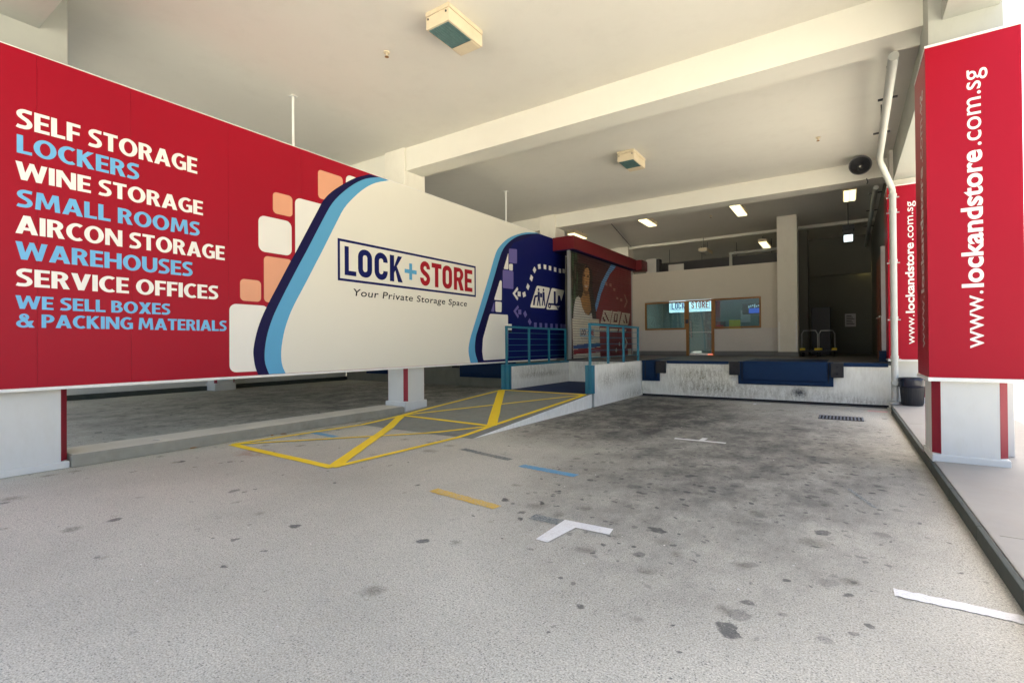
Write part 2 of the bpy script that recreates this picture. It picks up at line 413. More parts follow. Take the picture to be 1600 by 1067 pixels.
# ------------------------------------------------------------------ mesh helpers
class MB:
    def __init__(s):
        s.v, s.f = [], []
    def quad(s, a, b, c, d):
        n = len(s.v)
        s.v += [tuple(a), tuple(b), tuple(c), tuple(d)]
        s.f.append((n, n + 1, n + 2, n + 3))
        return s
    def box(s, x0, x1, y0, y1, z0, z1):
        n = len(s.v)
        s.v += [(x0, y0, z0), (x1, y0, z0), (x1, y1, z0), (x0, y1, z0), (x0, y0, z1), (x1, y0, z1), (x1, y1, z1), (x0, y1, z1)]
        for f in ((0, 3, 2, 1), (4, 5, 6, 7), (0, 1, 5, 4), (1, 2, 6, 5), (2, 3, 7, 6), (3, 0, 4, 7)):
            s.f.append(tuple(n + i for i in f))
        return s
    def prism(s, poly, z0, z1):                    # polygon in x,y
        n, k = len(s.v), len(poly)
        s.v += [(x, y, z0) for x, y in poly] + [(x, y, z1) for x, y in poly]
        s.f.append(tuple(n + i for i in reversed(range(k))))
        s.f.append(tuple(n + k + i for i in range(k)))
        for i in range(k):
            j = (i + 1) % k
            s.f.append((n + i, n + j, n + k + j, n + k + i))
        return s
    def tube(s, pts, r, seg=10, cap=True):
        pts = [Vector(p) for p in pts]
        rings = []
        for i, p in enumerate(pts):
            if i == 0: d = pts[1] - p
            elif i == len(pts) - 1: d = p - pts[i - 1]
            else: d = (pts[i + 1] - p).normalized() + (p - pts[i - 1]).normalized()
            d.normalize()
            if i == 0:
                a = d.cross(Vector((0, 0, 1)))
                if a.length < 0.05: a = d.cross(Vector((0, 1, 0)))
            else:
                a = pa - d * pa.dot(d)
            a.normalize()
            pa = a
            b = a.cross(d)
            n = len(s.v)
            ri = r[i] if isinstance(r, (list, tuple)) else r
            for k in range(seg):
                t = 2 * math.pi * k / seg
                s.v.append(tuple(p + a * (math.cos(t) * ri) + b * (math.sin(t) * ri)))
            rings.append(n)
        for i in range(len(rings) - 1):
            for k in range(seg):
                k2 = (k + 1) % seg
                s.f.append((rings[i] + k, rings[i] + k2, rings[i + 1] + k2, rings[i + 1] + k))
        if cap:
            s.f.append(tuple(rings[0] + k for k in reversed(range(seg))))
            s.f.append(tuple(rings[-1] + k for k in range(seg)))
        return s
    def lathe(s, prof, c=(0, 0, 0), seg=28, axis='Z', wob=0.0):
        rings = []
        for j, (r, h) in enumerate(prof):
            n = len(s.v)
            for k in range(seg):
                t = 2 * math.pi * k / seg
                q = r * (1 + wob * math.sin(k * 2.7 + j) * math.cos(k * 1.3 + 2 * j))
                x, y = math.cos(t) * q, math.sin(t) * q
                if axis == 'Z': s.v.append((c[0] + x, c[1] + y, c[2] + h))
                elif axis == 'Y': s.v.append((c[0] + x, c[1] + h, c[2] + y))
                else: s.v.append((c[0] + h, c[1] + x, c[2] + y))
            rings.append(n)
        for i in range(len(rings) - 1):
            for k in range(seg):
                k2 = (k + 1) % seg
                s.f.append((rings[i] + k, rings[i] + k2, rings[i + 1] + k2, rings[i + 1] + k))
        return s
    def build(s, name, mat, parent=None, bevel=0.0, smooth=False, origin=None):
        me = bpy.data.meshes.new(name)
        o3 = Vector(origin) if origin else Vector((0, 0, 0))
        me.from_pydata([tuple(Vector(p) - o3) for p in s.v], [], s.f)
        me.validate()
        bm = bmesh.new()
        bm.from_mesh(me)
        bmesh.ops.recalc_face_normals(bm, faces=bm.faces)
        if bevel > 0:
            es = [e for e in bm.edges if len(e.link_faces) == 2 and e.calc_face_angle(0) > 0.6]
            bmesh.ops.bevel(bm, geom=es, offset=bevel, segments=2, affect='EDGES', profile=0.6)
        bm.to_mesh(me)
        bm.free()
        if smooth:
            for p in me.polygons: p.use_smooth = True
            me.set_sharp_from_angle(angle=R(38))
        me.materials.append(M[mat] if isinstance(mat, str) else mat)
        o = bpy.data.objects.new(name, me)
        col.objects.link(o)
        o.location = o3
        if parent:
            o.parent = parent
            o.location = o3 - world_loc(parent)
        return o

def world_loc(o):
    l = Vector(o.location)
    while o.parent:
        o = o.parent
        l += Vector(o.location)
    return l

def tag(o, label=None, cat=None, group=None, kind=None):
    if label: o['label'] = label
    if cat: o['category'] = cat
    if group: o['group'] = group
    if kind: o['kind'] = kind
    return o

def thing(name, label, cat, loc, group=None):
    o = bpy.data.objects.new(name, None)
    o.empty_display_size = 0.2
    o.location = loc
    col.objects.link(o)
    return tag(o, label, cat, group)

def B(name, mat, x0, x1, y0, y1, z0, z1, parent=None, bevel=0.0):
    return MB().box(x0, x1, y0, y1, z0, z1).build(name, mat, parent, bevel)

# flat print: frames map (u, v, w) to the world: u along the text, v up the text, w off the panel
def frame_x(x0):       # panel facing +X, u = +Y, v = +Z
    return lambda u, v, wv=0.0: (x0 + wv, u, v)
def frame_my(y0):      # panel facing -Y, u = +X, v = +Z
    return lambda u, v, wv=0.0: (u, y0 - wv, v)

def outline_mesh(name, loops, fr, off, mat, parent, thick=0.0):
    """closed loops in (u,v); holes by even-odd"""
    cu = bpy.data.curves.new('o', 'CURVE')
    cu.dimensions = '2D'
    cu.fill_mode = 'BOTH'
    for lp in loops:
        sp = cu.splines.new('POLY')
        sp.points.add(len(lp) - 1)
        for p, q in zip(sp.points, lp): p.co = (q[0], q[1], 0, 1)
        sp.use_cyclic_u = True
    return curve_to(name, cu, fr, off, mat, parent)

def curve_to(name, cu, fr, off, mat, parent, fit=None, body=''):
    ob = bpy.data.objects.new('o', cu)
    col.objects.link(ob)
    dg = bpy.context.evaluated_depsgraph_get()
    me = bpy.data.meshes.new_from_object(ob.evaluated_get(dg))
    bpy.data.objects.remove(ob)
    bpy.data.curves.remove(cu)
    vs = [tuple(v.co) for v in me.vertices]
    fs = [tuple(p.vertices) for p in me.polygons]
    bpy.data.meshes.remove(me)
    if fit:
        u0_, u1_, v0_, v1_, capref = fit
        xa, xb = min(v[0] for v in vs), max(v[0] for v in vs)
        s = (v1_ - v0_) / capref
        vs = [(u0_ + (v[0] - xa) / (xb - xa) * (u1_ - u0_), v0_ + v[1] * s, 0) for v in vs]
    # glyphs that touch lie a hair apart in depth
    par = list(range(len(vs)))
    def root(i):
        while par[i] != i:
            par[i] = par[par[i]]
            i = par[i]
        return i
    for f in fs:
        for q in f[1:]: par[root(q)] = root(f[0])
    ids = {}
    lift = [ids.setdefault(root(i), len(ids)) % 3 * 0.0004 for i in range(len(vs))]
    words = [fs]
    if fit:                                   # one part per word
        span = {}
        for i, v in enumerate(vs):
            q = span.setdefault(root(i), [v[0], v[0]])
            q[0], q[1] = min(q[0], v[0]), max(q[1], v[0])
        word, n, end = {}, 0, None
        for k_, (a_, b_) in sorted(span.items(), key=lambda e: e[1]):
            if end is not None and a_ - end > 0.30 * (v1_ - v0_) and ' ' in body: n += 1
            word[k_] = n
            end = b_ if end is None else max(end, b_)
        words = [[f for f in fs if word[root(f[0])] == i] for i in range(n + 1)]
    for part_f in words:
        used = sorted({i for f in part_f for i in f})
        idx = {i: k_ for k_, i in enumerate(used)}
        mb = MB()
        mb.v = [fr(vs[i][0], vs[i][1], off + lift[i]) for i in used]
        mb.f = [tuple(idx[i] for i in f) for f in part_f]
        res_ = mb.build(name, mat, parent)
    return res_

def text(name, body, fr, off, mat, parent, u0_, u1_, vb, vt, bold=0.0, shear=0.0, capref=0.69, spacing=1.0):
    cu = bpy.data.curves.new('t', 'FONT')
    cu.body = body
    cu.offset = bold
    cu.shear = shear
    cu.space_character = spacing
    cu.resolution_u = 5
    return curve_to(name, cu, fr, off, mat, parent, (u0_, u1_, vb, vt, capref), body)

def rrect(u0_, u1_, v0_, v1_, r, n=5):
    r = min(r, (u1_ - u0_) / 2.001, (v1_ - v0_) / 2.001)
    pts = []
    for cx, cy, a0 in ((u1_ - r, v1_ - r, 0), (u0_ + r, v1_ - r, 90), (u0_ + r, v0_ + r, 180), (u1_ - r, v0_ + r, 270)):
        for k in range(n + 1):
            a = R(a0 + 90 * k / n)
            pts.append((cx + r * math.cos(a), cy + r * math.sin(a)))
    return pts

def round_poly(pts, r, n=4):
    out = []
    k = len(pts)
    for i in range(k):
        p = Vector(pts[i]); a = Vector(pts[i - 1]) - p; b = Vector(pts[(i + 1) % k]) - p
        ra = min(r, a.length * 0.45); rb = min(r, b.length * 0.45)
        A = p + a.normalized() * ra; Bp = p + b.normalized() * rb
        for j in range(n + 1):
            t = j / n
            q = A.lerp(p, t).lerp(p.lerp(Bp, t), t)
            out.append((q.x, q.y))
    return out

def stroke(line, th):
    L_, R_ = [], []
    for i, p in enumerate(line):
        p = Vector(p)
        a = Vector(line[max(i - 1, 0)]); b = Vector(line[min(i + 1, len(line) - 1)])
        d = (b - a).normalized()
        n = Vector((-d.y, d.x)) * th / 2
        L_.append(tuple(p + n)); R_.append(tuple(p - n))
    return L_ + R_[::-1]

def arc(cx, cy, rx, ry, a0, a1, n=7):
    return [(cx + rx * math.cos(R(a0 + (a1 - a0) * k / n)), cy + ry * math.sin(R(a0 + (a1 - a0) * k / n))) for k in range(n + 1)]

def block_letter(ch, u0_, u1_, v0_, v1_):
    """bold condensed capitals"""
    W, H = u1_ - u0_, v1_ - v0_
    t = min(0.36 * W, 0.125 * H / 0.58 * 1.0)
    h = t * 0.92
    P = lambda *q: [(u0_ + a, v0_ + b) for a, b in q]
    if ch == 'L': return [P((0, 0), (W, 0), (W, h), (t, h), (t, H), (0, H))]
    if ch == 'T': return [P((W / 2 - t / 2, 0), (W / 2 + t / 2, 0), (W / 2 + t / 2, H - h), (W, H - h), (W, H), (0, H), (0, H - h), (W / 2 - t / 2, H - h))]
    if ch == 'E': return [P((0, 0), (W, 0), (W, h), (t, h), (t, H / 2 - h / 2), (W * .9, H / 2 - h / 2), (W * .9, H / 2 + h / 2), (t, H / 2 + h / 2), (t, H - h), (W, H - h), (W, H), (0, H))]
    if ch == 'O': return [rrect(u0_, u1_, v0_, v1_, W * .46), rrect(u0_ + t, u1_ - t, v0_ + h, v1_ - h, W * .2)]
    if ch == 'K': return [P((0, 0), (t, 0), (t, H * .33), (t + .10 * W, H * .43), (W - t * 1.02, 0), (W * 1.04, 0), (W * .56, H * .60), (W, H), (W - t * 1.05, H), (t, H * .58), (t, H), (0, H))]
    if ch == '+':
        a = min(W, H) * .12
        return [P((W / 2 - a, 0), (W / 2 + a, 0), (W / 2 + a, H / 2 - a), (W, H / 2 - a), (W, H / 2 + a), (W / 2 + a, H / 2 + a), (W / 2 + a, H), (W / 2 - a, H), (W / 2 - a, H / 2 + a), (0, H / 2 + a), (0, H / 2 - a), (W / 2 - a, H / 2 - a))]
    if ch == 'R':
        ou = P((0, 0), (t, 0), (t, H * .40), (W * .42, H * .40), (W - t * 1.05, 0), (W * 1.04, 0), (W * .78, H * .44)) + [(u0_ + a, v0_ + b) for a, b in arc(W * .55, H * .715, W * .45, H * .285, -50, 90, 9)] + P((0, H))
        return [ou, [(u0_ + a, v0_ + b) for a, b in [(t, H * .57), (W * .5, H * .57)] + arc(W * .52, H * .705, W * .48 - t, H * .135, -80, 80, 6) + [(t, H - h)]]]
    r = W / 2 - t / 2
    cx = W / 2
    if ch == 'C':
        ln = [(W - t / 2, H * .66), (W - t / 2, H - h / 2 - r)] + arc(cx, H - h / 2 - r, r, r, 10, 170, 9) + [(t / 2, H - h / 2 - r), (t / 2, h / 2 + r)] + arc(cx, h / 2 + r, r, r, 190, 350, 9) + [(W - t / 2, h / 2 + r), (W - t / 2, H * .34)]
        return [[(u0_ + a, v0_ + b) for a, b in stroke(ln, t)]]
    if ch == 'S':
        ln = [(W - t / 2, H * .69), (W - t / 2, H - h / 2 - r)] + arc(cx, H - h / 2 - r, r, r, 10, 170, 9) + [(t / 2, H - h / 2 - r), (t / 2, H * .68), (t / 2 + .05 * W, H * .61), (W * .40, H * .53), (W * .60, H * .47), (W - t / 2 - .05 * W, H * .39), (W - t / 2, H * .32), (W - t / 2, h / 2 + r)] + arc(cx, h / 2 + r, r, r, -10, -170, 9) + [(t / 2, h / 2 + r), (t / 2, H * .31)]
        return [[(u0_ + a, v0_ + b) for a, b in stroke(ln, t * .97)]]

def _sec(cx, cy, rx, ry, t, h, a0, a1, n=18):
    o = arc(cx, cy, rx, ry, a0, a1, n)
    i = arc(cx, cy, rx - t, ry - h, a0, a1, n)
    return [[o[k], o[k + 1], i[k + 1], i[k]] for k in range(n)]
def _rc(x0, x1, y0, y1): return [[(x0, y0), (x1, y0), (x1, y1), (x0, y1)]]
def _st(ln, th):
    p = stroke(ln, th)
    n = len(ln)
    return [[p[k], p[k + 1], p[2 * n - 2 - k], p[2 * n - 1 - k]] for k in range(n - 1)]
def bold_glyph(c):
    t, h = .215, .165
    S_ = _rc(0, t, 0, 1)
    if c == 'A': return .80, [[[(0, 0), (.235, 0), (.50, 1), (.275, 1)]], [[(.80, 0), (.565, 0), (.305, 1), (.525, 1)]], _rc(.17, .63, .20, .355)]
    if c == 'B': return .64, [S_, _rc(.1, .30, 1 - h, 1) + _sec(.30, .745, .28, .255, t, h, -90, 90), _rc(.1, .30, .44, .58), _rc(.1, .32, 0, h) + _sec(.32, .29, .32, .29, t, h, -90, 90)]
    if c == 'C': return .66, [_sec(.42, .5, .42, .515, .22, .17, 55, 305, 26)]
    if c == 'E': return .54, [S_, _rc(.1, .54, 0, h), _rc(.1, .50, .43, .585), _rc(.1, .535, 1 - h, 1)]
    if c == 'F': return .52, [S_, _rc(.1, .49, .41, .57), _rc(.1, .525, 1 - h, 1)]
    if c == 'G': return .74, [_sec(.42, .5, .42, .515, .22, .17, 52, 300, 26), _rc(.54, .74, .05, .55), _rc(.42, .70, .40, .55)]
    if c == 'H': return .74, [S_, _rc(.74 - t, .74, 0, 1), _rc(.1, .64, .42, .595)]
    if c == 'I': return t, [S_]
    if c == 'K': return .70, [S_, [[(.17, .43), (.30, .56), (.67, 1), (.42, 1), (.17, .66)]], [[(.70, 0), (.44, 0), (.20, .46), (.36, .62)]]]
    if c == 'L': return .52, [S_, _rc(.1, .52, 0, h)]
    if c == 'M': return .96, [[[(.02, 0), (.215, 0), (.27, 1), (.08, 1)]], [[(.94, 0), (.745, 0), (.69, 1), (.88, 1)]], [[(.13, 1), (.31, 1), (.55, .12), (.41, .12)]], [[(.83, 1), (.65, 1), (.41, .12), (.55, .12)]]]
    if c == 'N': return .76, [_rc(0, .20, 0, 1), _rc(.56, .76, 0, 1), [[(0, 1), (.23, 1), (.76, 0), (.53, 0)]]]
    if c == 'O': return .82, [_sec(.41, .5, .41, .515, .22, .165, 0, 360, 36)]
    if c == 'P': return .61, [S_, _rc(.1, .30, 1 - h, 1) + _sec(.30, .69, .31, .31, t, h, -90, 90), _rc(.1, .30, .38, .38 + h)]
    if c == 'R': return .67, [S_, _rc(.1, .30, 1 - h, 1) + _sec(.30, .715, .31, .285, t, h, -90, 90), _rc(.1, .30, .43, .43 + h - .01), [[(.67, 0), (.43, 0), (.27, .46), (.47, .50)]]]
    if c == 'S': return .56, [_st([(.53, .90)] + arc(.30, .735, .20, .185, 75, 215, 9) + [(.20, .575), (.36, .475)] + arc(.255, .285, .205, .20, 40, -100, 9) + [(.12, .085), (.02, .12)], .185)]
    if c == 'T': return .60, [_rc(.30 - t / 2, .30 + t / 2, 0, 1), _rc(0, .60, 1 - h, 1)]
    if c == 'U': return .73, [_rc(0, t, .36, 1), _rc(.73 - t, .73, .36, 1), _sec(.365, .37, .365, .385, t, .18, 180, 360)]
    if c == 'V': return .76, [[[(0, 1), (.24, 1), (.49, 0), (.265, 0)]], [[(.76, 1), (.53, 1), (.27, 0), (.495, 0)]]]
    if c == 'W': return 1.12, [[[(0, 1), (.225, 1), (.41, 0), (.19, 0)]], [[(.49, 1), (.65, 1), (.41, 0), (.22, 0)]], [[(.47, 1), (.64, 1), (.92, 0), (.71, 0)]], [[(1.12, 1), (.90, 1), (.71, 0), (.915, 0)]]]
    if c == 'X': return .74, [[[(0, 0), (.255, 0), (.73, 1), (.48, 1)]], [[(.74, 0), (.485, 0), (.01, 1), (.27, 1)]]]
    if c == '&': return .84, [_sec(.36, .76, .225, .255, .165, .14, 0, 360, 24), _sec(.32, .275, .32, .29, .19, .15, 60, 330, 22), [[(.84, 0), (.58, 0), (.20, .72), (.36, .80)]], [[(.60, .50), (.79, .50), (.66, .14), (.52, .20)]]]
    return .26, []
def bold_text(body, fr, off, mat, parent, u0_, u1_, vb, vt):
    x, parts = 0.0, []
    for c in body:
        wd_, gs_ = bold_glyph(c)
        parts.append((x, gs_))
        x += wd_ + (.055 if c != ' ' else 0)
    x -= .055
    for gx, gs_ in parts:
        if not gs_: continue
        mb = MB()
        for k, g_ in enumerate(gs_):
            for pg in g_:
                n = len(mb.v)
                mb.v += [fr(u0_ + (gx + a) / x * (u1_ - u0_), vb + b * (vt - vb), off + k * .0004) for a, b in pg]
                mb.f.append(tuple(range(n, n + len(pg))))
        mb.build('letter', mat, parent)

def logo(fr, off, parent, spans, vL, vR, mats):
    """the word mark inside its box: spans are u0,u1 pairs for L O C K + S T O R E"""
    for ch, (a, b), mt in zip('LOCK+STORE', spans, mats):
        f = 0 if ch != '+' else 1
        v0_, v1_ = vL
        if ch == '+': v0_, v1_ = vR
        lp = block_letter(ch, a, b, v0_, v1_)
        if lp: outline_mesh('letter', lp, fr, off, mt, parent)

# ================================================================== THE SETTING
GX = 500
g = MB()
g.quad((-GX, -GX, 0), (GX, -GX, 0), (GX, GX, 0), (-GX, GX, 0))
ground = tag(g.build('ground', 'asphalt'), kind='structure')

# raised walkway on the right with its dark kerb face
wk = MB()
edge = [(0.875, -14), (0.875, 14.35), (0.90, 14.60), (0.98, 14.72)]
far = 2.55
poly = edge + [(far, 14.72), (far, -14)]
walk = tag(wk.prism(poly, 0.006, 0.13).build('walkway', 'slab', bevel=0.012), kind='structure')
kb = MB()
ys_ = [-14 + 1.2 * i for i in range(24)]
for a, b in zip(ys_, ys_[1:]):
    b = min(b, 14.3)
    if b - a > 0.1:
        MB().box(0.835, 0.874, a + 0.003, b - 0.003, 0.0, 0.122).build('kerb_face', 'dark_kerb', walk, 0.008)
for yj in (2.0, 5.0, 11.0):
    B('expansion_joint', 'kerb', 0.93, far, yj - 0.006, yj + 0.006, 0.10, 0.1325, walk)

# low concrete median under the billboard
med = MB().box(-9.02, -8.32, 2.18, 8.02, 0.0, 0.16).build('median_kerb', 'kerb', bevel=0.015)
tag(med, kind='structure')
MB().box(-9.0, -8.36, 2.2, 8.0, 0.1605, 0.166).build('median_top', 'mtop', med)

# ramp up to the lift platform
def zg(y):
    return 0.0 if y <= 6.5 else min(0.33, (y - 6.5) / 4.65 * 0.33)
rp = MB()
yy = [6.45, 6.5, 7.5, 8.5, 9.5, 10.5, 11.15]
xl, xr = -8.02, -5.13
for a, b in zip(yy, yy[1:]):
    rp.quad((xl, a, zg(a) + .003), (xr, a, zg(a) + .003), (xr, b, zg(b) + .003), (xl, b, zg(b) + .003))
ramp_o = tag(rp.build('ramp', 'ramp_concrete'), kind='structure')
rs = MB()
for x in (xl, xr):
    rs.v += [(x, 6.5, -0.02), (x, 11.15, -0.02), (x, 11.15, 0.332), (x, 6.5, 0.0025)]
    n = len(rs.v) - 4
    rs.f.append((n, n + 1, n + 2, n + 3))
rs.build('ramp_side', 'dockwhite', ramp_o)

def ribbon(name, a, b, wd, mat, parent, off, seg=14, ragged=0.0, zg=zg):
    a, b = Vector(a), Vector(b)
    d = (b - a).normalized()
    n = Vector((-d.y, d.x)) * wd / 2
    mb = MB()
    pts = []
    for i in range(seg + 1):
        p = a.lerp(b, i / seg)
        e = random.uniform(-ragged, ragged)
        e2 = random.uniform(-ragged, ragged)
        q0, q1 = p + n * (1 + e), p - n * (1 + e2)
        pts.append(((q0.x, q0.y, zg(q0.y) + off), (q1.x, q1.y, zg(q1.y) + off)))
    for p, q in zip(pts, pts[1:]):
        mb.quad(p[0], p[1], q[1], q[0])
    return mb.build(name, mat, parent)

P_ = [(-8.08, 4.08), (-5.44, 4.00), (-7.80, 7.45), (-5.38, 7.35), (-7.72, 11.02), (-5.22, 10.98)]
lines = [(0, 1, .13), (0, 2, .10), (1, 3, .10), (1, 2, .17), (0, 3, .085), (2, 3, .10), (2, 4, .10), (3, 5, .10), (3, 4, .19), (2, 5, .085), (4, 5, .10)]
for i, (a, b, wd) in enumerate(lines):
    ribbon('painted_line', P_[a], P_[b], wd, 'line_y', ground if i < 6 else ramp_o, 0.0065 + i * 0.0006, ragged=0.06)
for a, b, wd, mt in (((-3.46, 5.36), (-2.64, 5.29), .14, 'line_b'), ((-3.68, 3.96), (-2.76, 3.86), .13, 'line_o'), ((-8.05, 5.43), (-7.22, 5.38), .13, 'line_b'),
                     ((-2.36, 3.83), (-1.93, 3.83), .13, 'line_g'),                      ((-2.32, 8.22), (-1.54, 8.24), .09, 'line_w'), ((-1.91, 8.27), (-1.90, 8.50), .085, 'line_w'), ((0.24, 3.875), (0.83, 3.875), .11, 'line_w'),
                     ((-2.28, 14.05), (-1.55, 14.02), .07, 'line_w'), ((-1.9, 13.75), (-1.9, 14.0), .07, 'line_w'), ((-4.75, 5.75), (-3.75, 5.55), .12, 'line_g'), ((0.42, 13.75), (0.78, 13.72), .22, 'line_p'), ((0.02, 6.35), (0.22, 5.75), .04, 'line_g')):
    ribbon('painted_mark', a, b, wd, mt, ground, 0.0035 + random.uniform(0, .001), 24, 0.13, zg=lambda y: 0.0)

cm = MB()
cm.v = [(-2.064, 3.905, .0058), (-1.62, 3.925, .0058), (-1.60, 3.79, .0058), (-1.90, 3.785, .0058), (-1.945, 3.384, .0058), (-2.055, 3.39, .0058)]
cm.f = [(0, 3, 2, 1), (0, 5, 4, 3)]
cm.build('painted_corner', 'line_w', ground)
# trench drain along the foot of the dock, grated gully
B('trench_drain', 'drain', -5.1, 0.82, 14.45, 14.73, 0.002, 0.0055, ground)
gr = thing('gully_grate', 'cast iron slotted drain grate set in the asphalt before the dock', 'drain grate', (-0.08, 12.15, 0))
B('pit', 'drain', -0.46, 0.30, 11.86, 12.46, 0.002, 0.006, gr)
for i in range(13):
    x = -0.45 + i * 0.0605
    B('bar', 'grate', x, x + 0.028, 11.87, 12.45, 0.006, 0.016, gr)

# ================================================================== THE BUILDING
CE = 6.08
bld = thing('warehouse_building', 'cream concrete underside of the building with ceiling and cross beams over the bay', 'building', (-5, 14, CE))
B('ceiling', 'ceiling', -30, 1.62, -0.8, 45, CE, 9.5, bld)
for (y0, y1, zb) in ((1.32, 1.88, 5.56), (8.14, 8.66, 5.56), (15.32, 15.95, 5.63), (22.4, 22.8, 5.97)):
    B('cross_beam', 'beam' if y0 > 7 else 'shadegrey', -29.9, 0.97 if y0 > 7 else 1.5, y0, y1, zb, CE + 0.05, bld, 0.006)  # nearest beam takes the plaster with shade painted in
B('edge_beam', 'shadegrey', 1.0, 1.50, 1.9, 22.0, 5.36, CE + 0.06, bld, 0.006)

def column(name, label, x0, x1, y0, y1, mat='cream', ztop=CE + .02, strips=True, zb=0.0, plinth=0.26, group='concrete pillars of the loading bay', zs=1.6):
    t = thing(name, label, 'pillar', ((x0 + x1) / 2, (y0 + y1) / 2, zb), group)
    c = 0.075
    if strips:
        oc = [(x0 + c, y0), (x1 - c, y0), (x1, y0 + c), (x1, y1 - c), (x1 - c, y1), (x0 + c, y1), (x0, y1 - c), (x0, y0 + c)]
        MB().prism(oc, zb + plinth, zs).build('shaft_base', 'white', t)
        B('shaft', mat, x0, x1, y0, y1, zs, ztop, t, 0.01)
        e = 0.004
        for (p, q, s) in ((oc[1], oc[2], (1, -1)), (oc[3], oc[4], (1, 1)), (oc[5], oc[6], (-1, 1)), (oc[7], oc[0], (-1, -1))):
            o = e / math.sqrt(2)
            pp = [p, q, (q[0] + s[0] * o, q[1] + s[1] * o), (p[0] + s[0] * o, p[1] + s[1] * o)]
            MB().prism(pp, zb + plinth + 0.01, zs - .01).build('corner_strip', 'redpaint', t)
        B('plinth', 'white', x0 - .012, x1 + .012, y0 - .012, y1 + .012, zb, zb + plinth, t, 0.015)
    else:
        B('shaft', mat, x0, x1, y0, y1, zb, ztop, t, 0.012)
    return t

column('pillar', 'white pillar at the left picture edge under the red end of the billboard', -9.05, -8.37, 1.30, 2.16, plinth=0.09, mat='shadegrey')
column('pillar', 'pillar with red corner strips under the cream part of the billboard beside the ramp', -8.98, -8.33, 8.08, 8.75)
column('pillar', 'cream pillar rising behind the navy end of the billboard', -8.98, -8.35, 15.25, 15.95, strips=False)
column('pillar', 'square cream pillar rising behind the red shutter fascia', -8.98, -8.35, 22.3, 23.0, strips=False)
rc = column('pillar', 'white pillar with red corner strips carrying the large red web address sign', 0.87, 1.53, 7.74, 8.45, plinth=0.21, mat='shadegrey')
B('rear_pier', 'dado', 1.36, 1.72, 8.46, 8.95, 0.13, 5.3, rc, 0.01)
column('pillar', 'white pillar behind the black rubbish bin carrying the smaller red sign', 0.93, 1.56, 14.76, 15.42, zb=0.0)
oc_ = column('pillar', 'tall cream pillar at the right end of the office wall', -1.99, -1.36, 20.2, 20.85, zb=1.05, strips=False)
for x in (-1.965, -1.43):
    B('corner_guard', 'trim', x, x + .045, 20.188, 20.199, 1.26, 2.30, oc_)
B('skirting', 'skirt', -2.0, -1.35, 20.186, 20.84, 1.051, 1.22, oc_)
pc = [o for o in bld.children]
column('pillar', 'pale pillar against the far wall of the neighbouring bay', -18.98, -18.35, 8.7, 9.4, mat='white')
dk = column('pillar', 'dark grey pillar in the shaded store behind the trolleys', -1.52, -1.16, 22.6, 23.2, zb=1.05, mat='darkroom', strips=False)

# neighbouring bay seen under the billboard
fw_ = thing('bay_wall', 'white far wall of the neighbouring bay with a dark concrete foot', 'wall', (-19.2, 8, 0))
B('wall_face', 'white', -19.3, -19.0, 1.5, 14.7, 0.16, CE - .02, fw_)
B('foot', 'dark_kerb', -19.3, -18.9, 1.5, 14.7, 0.0, 0.16, fw_, 0.02)

# ================================================================== LOADING DOCK
DZ = 1.05
dock = thing('loading_dock', 'stained white loading dock with blue steel edge and dark floor', 'loading dock', (-2, 14.75, 0))
B('dock_face', 'dockwhite', -5.12, 0.925, 14.75, 15.0, 0.0, DZ - .06, dock)
B('pit_face', 'dockwhite', -7.62, -5.12, 14.75, 15.0, 0.0, DZ - .06, dock)
B('dock_floor', 'dockfloor', -8.3, 0.95, 15.0, 45, 0.4, DZ, dock)
B('floor_edge', 'dockfloor', 0.951, 1.09, 15.43, 28, 0.4, DZ, dock)
B('floor_lip', 'dockfloor', -7.62, 0.925, 14.745, 15.0, DZ - .059, DZ, dock)
B('foot_band', 'drain', -5.1, 0.86, 14.738, 14.749, 0.0, 0.045, dock)
B('edge_band', 'lev', -4.36, -2.66, 14.725, 14.744, DZ - .085, DZ - .004, dock, 0.003)
B('edge_band', 'lev', -0.02, 0.86, 14.725, 14.744, DZ - .10, DZ - .004, dock, 0.003)
def leveller(x0, x1, parent, z0=0.44):
    a = B('leveller_frame', 'lev', x0, x1, 14.70, 14.748, z0, DZ - .002, parent, 0.004)
    B('lip_plate', 'lev', x0 + .13, x1 - .13, 14.655, 14.699, z0 + .13, DZ + .002, a, 0.006)
    B('lower_bar', 'lev', x0 + .22, x1 - .22, 14.665, 14.699, z0 + .035, z0 + .105, a, 0.004)
    B('deck_plate', 'lev', x0 + .13, x1 - .13, 14.70, 17.0, DZ + .001, DZ + .008, a)
    for x in (x0 + .09, x1 - .11):
        B('side_slot', 'drain', x, x + .02, 14.69, 14.6995, z0 + .09, DZ - .02, a)
def bumper(x0, x1, parent):
    b = B('bumper', 'rubber', x0, x1, 14.60, 14.7, 0.68, DZ - .015, parent, 0.012)
    for z in (0.76, 0.94):
        MB().lathe([(0.0, -.004), (0.026, -.004), (0.026, 0.0)], ((x0 + x1) / 2, 14.60, z), 12, 'Y').build('bolt_hole', 'drain', b)
leveller(-5.10, -4.57, dock)
leveller(-2.42, -0.235, dock)
bumper(-4.66, -4.37, dock)
bumper(-2.63, -2.37, dock)
bumper(-0.29, -0.02, dock)

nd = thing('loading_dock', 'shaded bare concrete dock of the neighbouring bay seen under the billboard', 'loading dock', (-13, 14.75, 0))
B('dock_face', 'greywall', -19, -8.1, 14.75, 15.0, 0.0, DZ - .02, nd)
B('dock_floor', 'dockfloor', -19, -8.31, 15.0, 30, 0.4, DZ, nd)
leveller(-12.25, -9.7, nd, 0.34)
bumper(-12.55, -12.27, nd)
leveller(-17.6, -15.4, nd, 0.34)

